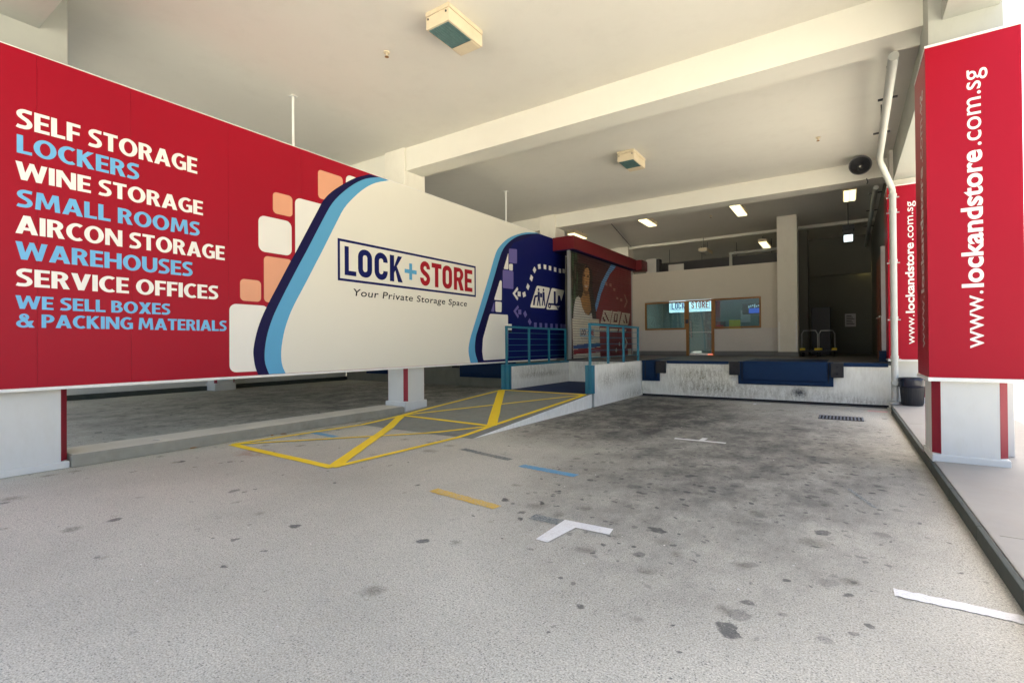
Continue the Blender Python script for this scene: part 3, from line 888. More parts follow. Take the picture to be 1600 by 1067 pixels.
# lift platform between its two parapets
pl = tag(B('lift_platform', 'deckblue', -7.6, -5.28, 11.17, 14.745, 0.0, 0.328), 'dark blue steel lift platform between the two parapet walls', 'platform')
pw = thing('parapet_wall', 'stained white parapet on the left of the lift platform below the billboard', 'wall', (-7.7, 13, 0), 'parapets of the lift platform')
B('wall_body', 'dockwhite', -7.78, -7.605, 11.3, 14.74, 0.0, 0.955, pw)
B('coping', 'teal', -7.80, -7.595, 11.3, 14.74, 0.956, 1.01, pw, 0.004)
B('corner_guard', 'teal', -7.83, -7.58, 11.16, 11.299, 0.2, 1.01, pw, 0.006)
B('guard_rib', 'teal', -7.72, -7.69, 11.13, 11.159, 0.3, 1.0, pw)
pr = thing('parapet_wall', 'grimy white parapet along the open bay right of the lift platform', 'wall', (-5.2, 13, 0), 'parapets of the lift platform')
B('wall_body', 'dockwhite', -5.28, -5.13, 11.3, 14.74, 0.0, 1.03, pr)
B('corner_guard', 'teal', -5.31, -5.11, 11.16, 11.299, 0.335, 1.03, pr, 0.006)
B('guard_rib', 'teal', -5.23, -5.20, 11.13, 11.159, 0.34, 1.02, pr)

def railing(label, x, z0, ys, ztop=2.03):
    t = thing('railing', label, 'railing', (x, ys[0], z0), 'teal railings of the lift platform')
    for y in ys:
        B('post', 'teal', x - .028, x + .028, y - .028, y + .028, z0, ztop - .02, t, 0.004)
    B('top_rail', 'teal', x - .03, x + .03, ys[0] - .03, ys[-1] + .03, ztop - .02, ztop + .035, t, 0.006)
    for k in range(5):
        z = z0 + (ztop - z0) * (k + 1) / 6.0 + .02
        MB().tube([(x, ys[0], z), (x, ys[-1], z)], 0.008, 6).build('wire', 'teal', t)
    return t
railing('teal steel railing standing against the navy end of the billboard', -7.69, 1.01, (11.23, 12.40, 13.58, 14.68))
railing('teal steel railing on the right parapet in front of the printed shutter', -5.205, 1.03, (11.23, 12.36, 13.47, 14.66))

# ================================================================== BILLBOARD
XB = -8.22
bb = thing('billboard', 'long red, cream and navy storage advertising billboard hung between the left pillars', 'billboard', (XB, 8, 1.04), None)
BY0, BY1, BZ0, BZ1 = -0.6, 15.72, 1.07, 5.15
sy = [BY0, 0.6, 1.828, 2.796, 4.108, 5.40, 6.62, 7.84, 9.06, 10.28, 11.5, 12.72, 13.94, BY1]
for a, b in zip(sy, sy[1:]):
    MB().box(XB - .05, XB, a + .0012, b - .0012, BZ0, BZ1).build('panel', 'red' if a < 12.5 else 'navy', bb)
B('backing_frame', 'steel', XB - .10, XB - .051, BY0, BY1, BZ0 + .02, BZ1 - .02, bb)
B('bottom_trim', 'trim', XB - .11, XB + .014, BY0, BY1, BZ0 - .04, BZ0 - .001, bb, 0.004)
B('top_trim', 'trim', XB - .11, XB + .002, BY0, BY1, BZ1 + .001, BZ1 + .014, bb, 0.003)
fx = frame_x(XB)
EDGE1 = [(6.971, 5.127), (6.632, 4.965), (6.339, 4.765), (6.06, 4.54), (5.872, 4.332), (5.741, 4.097), (5.538, 3.719), (5.293, 3.26), (5.164, 3.03), (4.969, 2.664), (4.771, 2.293), (4.643, 2.02), (4.559, 1.775), (4.507, 1.513), (4.511, 1.352), (4.541, 1.19), (4.587, 1.075)]
EDGE2 = [(7.229, 5.140), (6.876, 5.008), (6.572, 4.815), (6.281, 4.56), (6.059, 4.307), (5.87, 3.988), (5.536, 3.364), (5.376, 3.076), (5.15, 2.66), (4.923, 2.22), (4.813, 1.965), (4.737, 1.716), (4.7, 1.47), (4.707, 1.265), (4.777, 1.075)]
EDGE3 = [(7.514, 5.147), (7.13, 4.988), (6.844, 4.8), (6.57, 4.547), (6.336, 4.276), (6.166, 3.979), (5.867, 3.416), (5.705, 3.12), (5.483, 2.715), (5.241, 2.281), (5.124, 2.018), (5.044, 1.761), (4.997, 1.465), (5.012, 1.233), (5.079, 1.075)]
EDGE4 = [(13.75, 5.147), (13.1, 5.038), (12.422, 4.816), (11.974, 4.596), (11.607, 4.309), (11.428, 4.043), (11.192, 3.539), (10.852, 2.843), (10.472, 2.077), (10.29, 1.702), (10.22, 1.382), (10.307, 1.075)]
EDGE5 = [(13.868, 5.142), (13.17, 4.998), (12.619, 4.826), (12.162, 4.581), (11.848, 4.312), (11.663, 4.008), (11.451, 3.569), (11.071, 2.793), (10.682, 2.05), (10.534, 1.738), (10.502, 1.378), (10.638, 1.075)]
EDGE6 = [(12.40, 4.60), (12.126, 4.267), (11.871, 3.74), (11.383, 2.815), (10.838, 1.704), (10.813, 1.373), (10.839, 1.145)]
def smooth(pl_, n=3):
    out = []
    P4 = [pl_[0]] + pl_ + [pl_[-1]]
    for i in range(1, len(P4) - 2):
        p0, p1, p2, p3 = (Vector(q) for q in P4[i - 1:i + 3])
        for k in range(n):
            t = k / n
            q = 0.5 * ((2 * p1) + (p2 - p0) * t + (2 * p0 - 5 * p1 + 4 * p2 - p3) * t * t + (3 * p1 - p0 - 3 * p2 + p3) * t ** 3)
            out.append((q.x, min(q.y, 5.149)))
    return out + [pl_[-1]]
E1, E2, E3, E4, E5, E6 = (smooth(e) for e in (EDGE1, EDGE2, EDGE3, EDGE4, EDGE5, EDGE6))
for k, (a, b, c, d) in (('peach', (4.859, 5.227, 3.864, 4.237)), ('tile', (4.601, 5.208, 3.164, 3.779)), ('tile', (5.277, 5.95, 3.10, 4.239)), ('peach', (5.752, 6.309, 4.340, 4.883)),
                        ('tile', (6.383, 6.95, 4.70, 4.965)), ('peach', (4.693, 5.21, 2.309, 3.099)), ('peach', (4.290, 4.642, 2.305, 2.665)), ('tile', (4.117, 4.775, 1.136, 2.246))):
    outline_mesh('printed_tile', [rrect(a, b, c, d, 0.07 if k == 'peach' else 0.11)], fx, 0.002, k, bb)
top = 5.149
outline_mesh('navy_band', [E1 + [(E2[-1][0] + .02, 1.072)] + [(u + .02, v) for u, v in E2[::-1]]], fx, 0.004, 'navydark', bb)
outline_mesh('blue_band', [E2 + [(u + .02, v) for u, v in E3[::-1]]], fx, 0.0055, 'lblue', bb)
outline_mesh('cream_field', [E3 + E4[::-1]], fx, 0.007, 'field', bb)
outline_mesh('blue_band', [[(u - .02, v) for u, v in E4] + E5[::-1]], fx, 0.0055, 'lblue', bb)
outline_mesh('navy_field', [[(u - .02, v) for u, v in E5] + [(15.70, 1.072), (15.70, top)]], fx, 0.004, 'navy', bb)
outline_mesh('navy_band', [E5 + E6[::-1]], fx, 0.0050, 'navydark', bb)
for mt, pg in (('purple', [(12.159, 4.389), (12.594, 4.435), (12.588, 3.998), (12.154, 3.969)]), ('tile', [(12.126, 4.267), (12.119, 3.763), (11.871, 3.75)]),
               ('tile', [(12.153, 3.934), (12.358, 3.96), (12.355, 3.752), (12.151, 3.749)]), ('purple', [(11.828, 3.724), (12.388, 3.749), (12.38, 3.209), (11.821, 3.194)]),
               ('tile', [(11.685, 3.406), (11.775, 3.398), (11.768, 2.825), (11.384, 2.822)]), ('purple', [(11.4, 2.775), (11.397, 2.483), (11.236, 2.485)]),
               ('tile', [(11.441, 2.778), (11.767, 2.783), (11.751, 2.484), (11.449, 2.486)]),
               ('tile', [(11.179, 2.415), (12.08, 2.427), (12.07, 1.135), (10.868, 1.127), (10.813, 1.373), (10.855, 1.727)])):
    outline_mesh('printed_tile', [round_poly(pg, 0.05)], fx, 0.0062, mt, bb)
def dash(c, ang, mt, s=0.17, h=0.15):
    a = R(ang)
    q = [(-s / 2, -h / 2), (s / 2, -h / 2), (s / 2, h / 2), (-s / 2, h / 2)]
    outline_mesh('route_dash', [[(c[0] + x * math.cos(a) - y * math.sin(a), c[1] + x * math.sin(a) + y * math.cos(a)) for x, y in q]], fx, 0.0062, mt, bb)
for c, an in zip([(15.60, 4.132), (15.323, 4.11), (14.977, 4.11), (14.618, 4.115), (14.279, 4.112), (13.913, 4.078), (13.61, 3.932), (13.415, 3.65), (13.203, 3.357), (12.98, 3.10), (12.695, 3.09)], (0, 0, 0, 0, 0, 12, 50, 62, 58, 20, 0)):
    dash(c, an, 'tile')
for c, an in zip([(12.721, 2.543), (13.029, 2.492), (13.294, 2.263), (13.636, 2.178), (13.976, 2.176), (14.328, 2.178), (14.694, 2.176), (15.047, 2.178), (15.405, 2.183), (15.62, 2.183)], (0, -50, -45, 0, 0, 0, 0, 0, 0, 0)):
    dash(c, an, 'purple')
for (a, b, c), mt in (((( 12.598, 3.301), (12.333, 3.079), (12.592, 2.882)), 'tile'), (((12.624, 2.749), (12.372, 2.554), (12.618, 2.345)), 'purple')):
    outline_mesh('route_arrow', [[a, (a[0] + .05, a[1] - .08), (b[0] + .13, b[1]), (c[0] + .05, c[1] + .08), c, b]], fx, 0.0062, mt, bb)
for pg in ([(13.744, 3.445), (14.607, 3.446), (14.258, 2.74), (13.315, 2.72)], [(14.715, 3.456), (15.642, 3.455), (15.212, 2.744), (14.337, 2.712)]):
    outline_mesh('icon_tile', [round_poly(pg, 0.08)], fx, 0.0062, 'tile', bb)
def person_icon(u, v, s, carry):
    outline_mesh('icon_figure', [rrect(u - .05 * s, u + .05 * s, v + .50 * s, v + .60 * s, .05 * s)], fx, 0.0075, 'navy', bb)
    outline_mesh('icon_figure', [[(u - .07 * s, v + .48 * s), (u + .07 * s, v + .48 * s), (u + .08 * s, v + .22 * s), (u + .12 * s, v), (u + .05 * s, v), (u, v + .2 * s), (u - .06 * s, v), (u - .13 * s, v), (u - .07 * s, v + .22 * s)]], fx, 0.0075, 'navy', bb)
    if carry: outline_mesh('icon_figure', [[(u - .24 * s, v + .28 * s), (u - .09 * s, v + .28 * s), (u - .09 * s, v + .42 * s), (u - .24 * s, v + .42 * s)]], fx, 0.0075, 'navy', bb)
person_icon(13.86, 2.80, 0.95, False)
person_icon(14.17, 2.82, 0.95, True)
outline_mesh('icon_figure', [[(13.50, 2.80), (13.60, 2.80), (13.66, 3.05), (13.80, 3.10), (13.80, 3.15), (13.60, 3.12), (13.52, 2.95)]], fx, 0.0075, 'navy', bb)
outline_mesh('icon_figure', [[(14.86, 3.36), (15.0, 3.36), (15.0, 2.86), (15.42, 2.90), (15.40, 3.05), (15.30, 3.24), (15.16, 3.24), (15.13, 3.0), (15.05, 2.95), (14.47, 2.93), (14.47, 2.86), (14.86, 2.88)]], fx, 0.0075, 'navy', bb)
for u in (14.56, 15.16):
    outline_mesh('icon_figure', [rrect(u - .1, u + .1, 2.76, 2.94, .09), rrect(u - .045, u + .045, 2.81, 2.89, .04)], fx, 0.0085, 'navy', bb)
# services list
for i, (tx, a, b, v0_, v1_) in enumerate([
  ('SELF STORAGE', 1.643, 3.647, 4.198, 4.434), ('LOCKERS', 1.648, 2.893, 3.895, 4.117), ('WINE STORAGE', 1.637, 3.727, 3.579, 3.794),
  ('SMALL ROOMS', 1.647, 3.680, 3.249, 3.460), ('AIRCON STORAGE', 1.636, 4.049, 2.929, 3.151), ('WAREHOUSES', 1.636, 3.579, 2.619, 2.833),
  ('SERVICE OFFICES', 1.641, 3.949, 2.296, 2.510), ('WE SELL BOXES', 1.635, 3.275, 2.025, 2.185), ('& PACKING MATERIALS', 1.641, 4.074, 1.801, 1.966)]):
    bold_text(tx, fx, 0.002, 'twhite' if i in (0, 2, 4, 6) else 'tblue', bb, a, b, v0_, v1_)
# word mark
a, b, c, d = 6.175, 10.551, 2.832, 3.659
outline_mesh('logo_frame', [[(a, c), (b, c), (b, d), (a, d)], [(a + .055, c + .05), (b - .055, c + .05), (b - .055, d - .05), (a + .055, d - .05)]], fx, 0.009, 'navy', bb)
us = [6.337, 6.619, 6.664, 7.026, 7.09, 7.454, 7.516, 7.88, 7.953, 8.331, 8.445, 8.78, 8.835, 9.185, 9.22, 9.581, 9.65, 10.028, 10.082, 10.404]
logo(fx, 0.009, bb, list(zip(us[::2], us[1::2])), (2.955, 3.530), (3.044, 3.418), ['navy'] * 4 + ['lblue'] + ['tred'] * 5)
text('lettering', 'Your Private Storage Space', fx, 0.009, 'tblack', bb, 6.543, 10.167, 2.560, 2.705, bold=0.008, shear=0.12, capref=0.70, spacing=1.08)
# suspension rods of the billboard
for y, n_ in ((5.28, 'near'), (12.1, 'far')):
    r_ = thing('hanger_rod', 'thin white hanger rod from ceiling to the %s part of the billboard' % ('red' if n_ == 'near' else 'cream'), 'rod', (-8.27, y, 5.17), 'hanger rods above the billboard')
    MB().tube([(-8.27, y, 5.17), (-8.27, y, CE)], 0.022, 8).build('rod', 'trim', r_)
    B('flange', 'trim', -8.33, -8.21, y - .06, y + .06, CE - .012, CE - .001, r_)
bx = thing('socket_box', 'small white switch box on the billboard beside the railing', 'switch box', (XB, 12.15, 2.1))
B('box_body', 'trim', XB + .007, XB + .06, 12.06, 12.20, 1.98, 2.16, bx, 0.01)
B('plug', 'black', XB + .02, XB + .09, 12.10, 12.16, 1.90, 1.975, bx, 0.01)

# ================================================================== PILLAR SIGNS
def pillar_sign(label, x0, x1, y0, y1, z0, z1, ta, tb, tm, ghost_text):
    t = thing('pillar_sign', label, 'sign', ((x0 + x1) / 2, y0, z0), 'red web address signs on the right pillars')
    B('front_panel', 'red', x0, x1, y0, y0 + .03, z0, z1, t, 0.003)
    B('side_panel', 'red', x0, x0 + .03, y0 + .031, y1, z0, z1, t, 0.003)
    B('back_panel', 'red', x0 + .031, x1, y1 - .03, y1, z0, z1, t, 0.003)
    B('outer_panel', 'red', x1 - .03, x1, y0 + .031, y1 - .031, z0, z1, t, 0.003)
    B('bottom_trim', 'trim', x0 - .012, x1 + .012, y0 - .012, y1 + .012, z0 - .045, z0 - .001, t, 0.004)
    B('top_trim', 'trim', x0 - .006, x1 + .006, y0 - .006, y1 + .006, z1 + .001, z1 + .03, t, 0.004)
    H = z1 - z0
    # text runs upwards: u = +Z
    f1 = lambda u, v, wv=0.0: (tb - v, y0 - wv, u)
    f2 = lambda u, v, wv=0.0: (x0 - wv, tm + v, u)
    for fr, mt, hh in ((f1, 'twhite', (tb - ta)),) + (((f2, 'ghost', 0.30),) if ghost_text else ()):
        ls = z0 + 0.088 * H
        segs = (('www.', 0.0, 0.205, 0.0), ('lockandstore', 0.218, 0.71, 0.026), ('.com.sg', 0.725, 1.0, 0.004))
        span = 0.815 * H
        cap = hh
        for tx, s0, s1, bo in segs:
            text('lettering', tx, fr, 0.002, mt, t, ls + s0 * span, ls + s1 * span, 0.0, cap * 0.90, bold=bo, capref=0.70)
    return t
pillar_sign('large red pillar sign with white upright web address at the right picture edge', 0.835, 1.66, 7.69, 8.74, 1.125, 5.05, 1.12, 1.32, 8.0, True)
pillar_sign('smaller looking red pillar sign behind the grey downpipe at the dock corner', 0.865, 1.60, 14.60, 15.5, 1.14, 5.17, 1.17, 1.34, 14.9, False)

# ================================================================== SHUTTER
XS = -7.65
sh = thing('roller_shutter', 'printed roller shutter with woman holding a box, under a red fascia', 'shutter', (XS, 18, DZ))
def pip(p, pg):
    x, y = p
    r = False
    for i in range(len(pg)):
        x1, y1 = pg[i - 1]; x2, y2 = pg[i]
        if (y1 > y) != (y2 > y) and x < (x2 - x1) * (y - y1) / (y2 - y1) + x1: r = not r
    return r
SHAPES = [
  ((0.21, 0.017, 0.024), [(18.891, 4.70), (18.387, 4.28), (17.953, 3.897), (17.534, 3.446), (17.225, 2.936), (17.046, 2.725), (17.118, 2.467), (17.334, 2.475), (17.432, 0.9), (20.95, 0.9), (20.95, 4.75)]),
  ((0.13, 0.34, 0.64), [(18.60, 4.75), (18.393, 4.578), (17.961, 4.232), (17.543, 3.856), (17.236, 3.421), (16.965, 2.96), (17.046, 2.725), (17.225, 2.936), (17.534, 3.446), (17.953, 3.897), (18.387, 4.28), (18.891, 4.576), (19.1, 4.75)]),
  ((0.020, 0.011, 0.009), [(15.451, 4.357), (16.272, 4.428), (16.772, 4.216), (16.778, 3.583), (17.075, 2.726), (17.041, 2.476), (16.662, 2.462), (16.473, 3.165), (16.026, 3.209), (15.683, 3.296), (15.608, 3.815)]),
  ((0.36, 0.18, 0.065), [(16.013, 3.438), (16.434, 3.474), (16.564, 3.093), (16.631, 2.783), (16.416, 2.596), (16.148, 2.642), (15.847, 2.892), (15.698, 3.166)]),
  ((0.42, 0.22, 0.09), [(16.181, 4.358), (16.387, 4.318), (16.503, 4.184), (16.516, 3.951), (16.464, 3.633), (16.315, 3.405), (16.162, 3.354), (16.013, 3.438), (15.922, 3.658), (15.954, 3.966), (16.046, 4.206)]),
  ((0.24, 0.11, 0.04), [(16.046, 4.206), (16.12, 4.30), (16.10, 4.05), (16.06, 3.75), (16.12, 3.45), (16.013, 3.438), (15.922, 3.658), (15.954, 3.966)]),
  ((0.018, 0.010, 0.008), [(16.046, 4.206), (16.20, 4.37), (16.40, 4.33), (16.30, 4.27), (16.16, 4.24), (16.06, 4.10), (15.96, 3.95)]),
  ((0.018, 0.010, 0.008), [(15.60, 3.85), (15.92, 4.05), (15.93, 3.70), (16.0, 3.45), (15.90, 3.25), (15.75, 3.12), (15.62, 3.25), (15.52, 3.55)]),
  ((0.17, 0.07, 0.03), [(16.02, 3.44), (16.43, 3.47), (16.44, 3.36), (16.20, 3.28), (16.02, 3.36)]),
  ((0.05, 0.022, 0.014), [(16.03, 4.03), (16.15, 4.055), (16.15, 4.035), (16.03, 4.01)]),
  ((0.05, 0.022, 0.014), [(16.30, 4.05), (16.45, 4.03), (16.45, 4.01), (16.30, 4.03)]),
  ((0.09, 0.035, 0.02), [(16.00, 4.00), (16.16, 4.00), (16.16, 3.945), (16.00, 3.945)]),
  ((0.09, 0.035, 0.02), [(16.30, 4.00), (16.45, 4.00), (16.45, 3.945), (16.30, 3.945)]),
  ((0.24, 0.10, 0.04), [(16.19, 3.78), (16.30, 3.78), (16.30, 3.73), (16.19, 3.73)]),
  ((0.62, 0.52, 0.44), [(16.10, 3.64), (16.36, 3.64), (16.32, 3.57), (16.14, 3.57)]),
  ((0.60, 0.58, 0.53), [(15.597, 3.214), (15.724, 3.186), (15.889, 2.857), (16.147, 2.622), (16.462, 2.598), (16.667, 2.706), (16.755, 2.453), (15.17, 2.393), (15.259, 2.857), (15.387, 3.124)]),
  ((0.62, 0.58, 0.48), [(15.105, 2.43), (17.334, 2.475), (17.432, 0.9), (15.186, 0.9)]),
  ((0.03, 0.09, 0.28), [(15.17, 1.513), (17.395, 1.603), (17.412, 1.448), (15.184, 1.385)]),
  ((0.30, 0.02, 0.03), [(15.183, 1.366), (17.411, 1.432), (17.417, 1.257), (15.197, 1.201)]),
]
WH = (0.62, 0.57, 0.47)
for pg in ([(17.745, 2.855), (18.629, 2.868), (18.344, 2.344), (17.46, 2.337)], [(18.684, 2.858), (19.548, 2.872), (19.24, 2.328), (18.398, 2.333)], [(19.667, 2.856), (20.605, 2.865), (20.335, 2.337), (19.357, 2.331)],
           [(17.407, 2.181), (18.105, 2.173), (18.038, 2.013), (17.344, 2.025)], [(18.362, 2.175), (19.213, 2.173), (19.118, 2.031), (18.315, 2.034)], [(19.354, 2.168), (20.142, 2.162), (20.014, 2.033), (19.292, 2.034)],
           [(19.923, 1.85), (20.071, 1.806), (20.241, 1.601), (20.059, 1.351), (19.912, 1.375), (20.09, 1.601)], [(19.318, 1.646), (19.434, 1.579), (19.384, 1.447), (19.245, 1.514)], [(18.988, 1.406), (19.1, 1.296), (18.983, 1.188), (18.895, 1.298)],
           [(20.3, 1.35), (20.7, 1.35), (20.7, 1.07), (20.3, 1.07)]):
    SHAPES.append((WH, pg))
PK = (0.42, 0.20, 0.17)
for c in ((18.03, 3.865), (18.455, 3.865), (18.84, 3.71), (19.15, 3.395), (19.585, 3.36)):
    SHAPES.append((PK, [(c[0] - .11, c[1] - .055), (c[0] + .11, c[1] - .055), (c[0] + .11, c[1] + .055), (c[0] - .11, c[1] + .055)]))
SHAPES.append((PK, [(19.893, 3.636), (20.016, 3.623), (20.309, 3.347), (20.002, 3.054), (19.879, 3.083), (20.133, 3.335)]))
MR = (0.13, 0.015, 0.02)
for pg in ([(17.78, 2.78), (17.9, 2.78), (18.3, 2.46), (18.18, 2.43)], [(17.62, 2.52), (17.72, 2.6), (17.95, 2.45), (17.85, 2.38)], [(18.85, 2.78), (19.2, 2.78), (19.12, 2.42), (18.72, 2.42)], [(19.95, 2.8), (20.06, 2.8), (20.3, 2.45), (20.1, 2.4)], [(19.75, 2.5), (19.85, 2.55), (20.0, 2.42), (19.9, 2.4)]):
    SHAPES.append((MR, pg))
SHAPES.append((WH, [(18.93, 2.72), (19.08, 2.72), (19.02, 2.5), (18.87, 2.5)]))
def print_col(u, v):
    c = (0.035, 0.017, 0.015)
    if u < 15.6 and v > 2.3:
        k = math.sin(u * 23 + v * 2.3) + math.sin(u * 9 - v * 5.1)
        c = (0.05, 0.10, 0.045) if k > 0.7 else ((0.10, 0.075, 0.05) if k < -1.2 else (0.022, 0.022, 0.014))
    elif u < 18.9: c = (0.060, 0.018, 0.020)
    for cc, pg in SHAPES:
        if pip((u, v), pg): c = cc
    return c
SY0, SY1, SZ0, SZ1 = 14.98, 20.76, DZ + .005, 4.72
NSL, NC = 43, 300
mb = MB()
cols = []
pitch_ = (SZ1 - SZ0) / NSL
prof = [(0.00, -.022), (0.13, 0.0), (0.36, .006), (0.64, .006), (0.90, 0.0)]
rows = []
for i in range(NSL):
    for f, dx in prof: rows.append((SZ0 + (i + f) * pitch_, dx, f))
rows.append((SZ1, -.022, 0))
for z, dx, f in rows:
    for j in range(NC + 1):
        mb.v.append((XS + dx, SY0 + (SY1 - SY0) * j / NC, z))
for i in range(len(rows) - 1):
    for j in range(NC):
        n = i * (NC + 1) + j
        mb.f.append((n, n + 1, n + NC + 2, n + NC + 1))
        u = SY0 + (SY1 - SY0) * (j + .5) / NC
        v = (rows[i][0] + rows[i + 1][0]) / 2
        gv_ = 0.3 if rows[i][2] in (0.0, 0.90) else 1.0      # print darkened at the joint between slats
        cols.append(tuple(c_ * gv_ for c_ in print_col(u, v)))
me = bpy.data.meshes.new('slat_curtain')
me.from_pydata(mb.v, [], mb.f)
ca = me.color_attributes.new('print', 'FLOAT_COLOR', 'CORNER')
flat = []
for p in me.polygons:
    flat += list((*cols[p.index], 1.0)) * len(p.vertices)
ca.data.foreach_set('color', flat)
me.materials.append(M['shutter'])
so_ = bpy.data.objects.new('slat_curtain', me)
col.objects.link(so_)
so_.parent = sh
so_.location = -Vector(sh.location)
for y0, y1 in ((14.86, 14.975), (20.765, 20.86)):
    B('guide_rail', 'steel', XS - .05, XS + .045, y0, y1, DZ, 4.78, sh, 0.004)
fs = frame_x(XS + .009)
outline_mesh('printed_frame', [[(15.677, 1.83), (16.87, 1.83), (16.87, 2.10), (15.677, 2.10)], [(15.70, 1.85), (16.85, 1.85), (16.85, 2.08), (15.70, 2.08)]], fs, 0.001, 'lblue', sh)
text('lettering', 'LOCK', fs, 0.002, 'navy', sh, 15.74, 16.18, 1.875, 2.055, bold=.03)
text('lettering', '+', fs, 0.002, 'lblue', sh, 16.21, 16.30, 1.875, 2.055, bold=.03)
text('lettering', 'STORE', fs, 0.002, 'tred', sh, 16.33, 16.82, 1.875, 2.055, bold=.03)
text('lettering', 'Your Private Storage Space', fs, 0.002, 'tblack', sh, 15.75, 16.80, 1.735, 1.785, shear=.12)
B('fascia', 'reddark', -8.2, -7.42, 14.80, 20.75, 4.72, 5.16, sh, 0.006)
B('fascia_return', 'reddark', -8.2, -7.18, 20.752, 21.5, 4.72, 5.14, sh, 0.006)
B('fascia_soffit', 'navydark', -8.2, -7.43, 14.81, 20.74, 4.69, 4.719, sh)
B('upper_wall', 'beam', -8.3, -8.21, 15.9, 22.3, 4.7, 5.3, bld)
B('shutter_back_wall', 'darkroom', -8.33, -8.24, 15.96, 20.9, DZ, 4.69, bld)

# ================================================================== OFFICE
OY, OX0, OX1, OT = 20.8, -7.62, -1.99, 4.55
of = thing('site_office', 'cream walled office box with wood framed windows on the dock', 'office', (-4.8, OY, DZ))
wx = [(-7.06, -5.36, 2.12, 3.28), (-4.29, -2.60, 2.13, 3.30)]
dx0, dx1, dz1 = -5.31, -4.32, 3.29
def wall_y(name, mat, spans, y0=OY, y1=OY + .12):
    for (x0, x1, z0, z1) in spans: B(name, mat, x0, x1, y0, y1, z0, z1, of)
wall_y('wall', 'officewall', [(OX0, OX1, 3.31, OT), (OX0, -7.06, 2.11, 3.309), (-2.60, OX1, 2.11, 3.309)])
wall_y('dado', 'dado', [(OX0, -5.37, 1.24, 2.109), (-4.28, OX1, 1.24, 2.109)], OY - .003)
wall_y('skirting', 'skirt', [(OX0, -5.37, DZ, 1.239), (-4.28, OX1, DZ, 1.239)], OY - .012)
B('end_wall', 'officewall', OX0, OX0 + .1, OY + .121, 25, DZ, OT, of)
B('end_wall', 'officewall', OX1 - .1, OX1, OY + .121, 25, DZ, OT, of)
B('roof', 'officewall', OX0, OX1, OY + .121, 25.1, OT - .12, OT - .001, of)
B('inner_back_wall', 'teal_in', OX0 + .1, OX1 - .1, 24.9, 25.0, DZ, OT - .12, of)
B('inner_ceiling', 'acwhite', OX0 + .1, OX1 - .1, OY + .13, 24.89, 3.52, 3.56, of)
for (a, b, c, d) in wx:
    wn = MB().box(a, b, OY - .02, OY + .08, d - .06, d).box(a, b, OY - .02, OY + .08, c, c + .06).box(a, a + .06, OY - .02, OY + .08, c + .061, d - .061).box(b - .06, b, OY - .02, OY + .08, c + .061, d - .061).build('window', 'wood', of)
    B('pane', 'glass', a + .06, b - .06, OY + .02, OY + .03, c + .06, d - .06, wn)
dr = MB().box(dx0 - .05, dx0 + .06, OY - .025, OY + .09, DZ, dz1).box(dx1 - .06, dx1 + .05, OY - .025, OY + .09, DZ, dz1).box(dx0 + .061, dx1 - .061, OY - .02, OY + .09, dz1 - .06, dz1).build('door', 'wood', of)
B('glass_leaf', 'glass', dx0 + .065, dx1 - .065, OY + .02, OY + .032, DZ + .03, dz1 - .07, dr)
B('patch_fitting', 'chrome', dx0 + .07, dx1 - .07, OY + .012, OY + .019, DZ + .02, DZ + .10, dr)
MB().tube([(dx0 + .16, OY - .07, 1.75), (dx0 + .16, OY - .07, 2.45)], 0.018, 10).tube([(dx0 + .16, OY - .07, 1.85), (dx0 + .16, OY + .02, 1.85)], 0.012, 8).tube([(dx0 + .16, OY - .07, 2.35), (dx0 + .16, OY + .02, 2.35)], 0.012, 8).build('handle', 'chrome', dr)
B('lock_box', 'dark', dx0 - .06, dx0 + .05, OY - .06, OY - .026, 2.36, 2.52, dr, 0.006)
# inside the office
ls = thing('lit_sign', 'glowing blue white word mark sign hanging inside the office window', 'sign', (-5.3, 21.3, 2.9))
B('lightbox', 'signlit', -6.18, -4.50, 21.30, 21.38, 2.86, 3.42, ls)
fl = frame_my(21.30)
for i, ch in enumerate('LOCKSTORE'):
    a = (-6.08 + .142 * i) if i < 4 else (-5.27 + .142 * (i - 4))
    outline_mesh('letter', block_letter(ch, a, a + .118, 2.995, 3.265), fl, 0.003, 'signblue' if i < 4 else 'signred', ls)
text('lettering', 'Your Private Storage Space', fl, 0.003, 'lblue', ls, -5.95, -4.7, 2.885, 2.925)
outline_mesh('sign_border', [[(-6.12, 2.955), (-4.545, 2.955), (-4.545, 3.40), (-6.12, 3.40)], [(-6.105, 2.97), (-4.56, 2.97), (-4.56, 3.385), (-6.105, 3.385)]], fl, 0.003, 'signblue', ls)
for sg in (-6.0, -4.7):
    B('drop_wire', 'dark', sg - .006, sg + .006, 21.33, 21.342, 3.421, 3.52, ls)
for x in (-6.3, -3.4):
    lp_ = thing('office_lamp', 'fluorescent tray on the office ceiling behind the %s window' % ('left' if x < -5 else 'right'), 'lamp', (x, 23, 3.5), 'office ceiling lamps')
    B('diffuser', 'tubecool', x - .3, x + .3, 22.4, 23.6, 3.47, 3.51, lp_)
tv = thing('wall_screen', 'dark monitor with a blue picture on the office back wall', 'screen', (-3.4, 24.8, 2.9))
B('bezel', 'black', -3.86, -3.04, 24.80, 24.88, 2.86, 3.34, tv, 0.01)
B('picture', 'screen', -3.60, -3.08, 24.793, 24.799, 2.90, 3.12, tv)
for i in range(7):
    B('picture_text', 'screenw', -3.62 + .08 * i, -3.57 + .08 * i, 24.79, 24.7925, 3.14 + .03 * (i % 3), 3.24 + .02 * (i % 4), tv)
ph = tag(B('wall_phone', 'black', -3.2, -3.03, 24.82, 24.88, 2.42, 2.78, None, 0.02), 'black box below the office wall screen', 'intercom')
B('phone_screen', 'screenw', -3.16, -3.07, 24.815, 24.8195, 2.60, 2.72, ph)
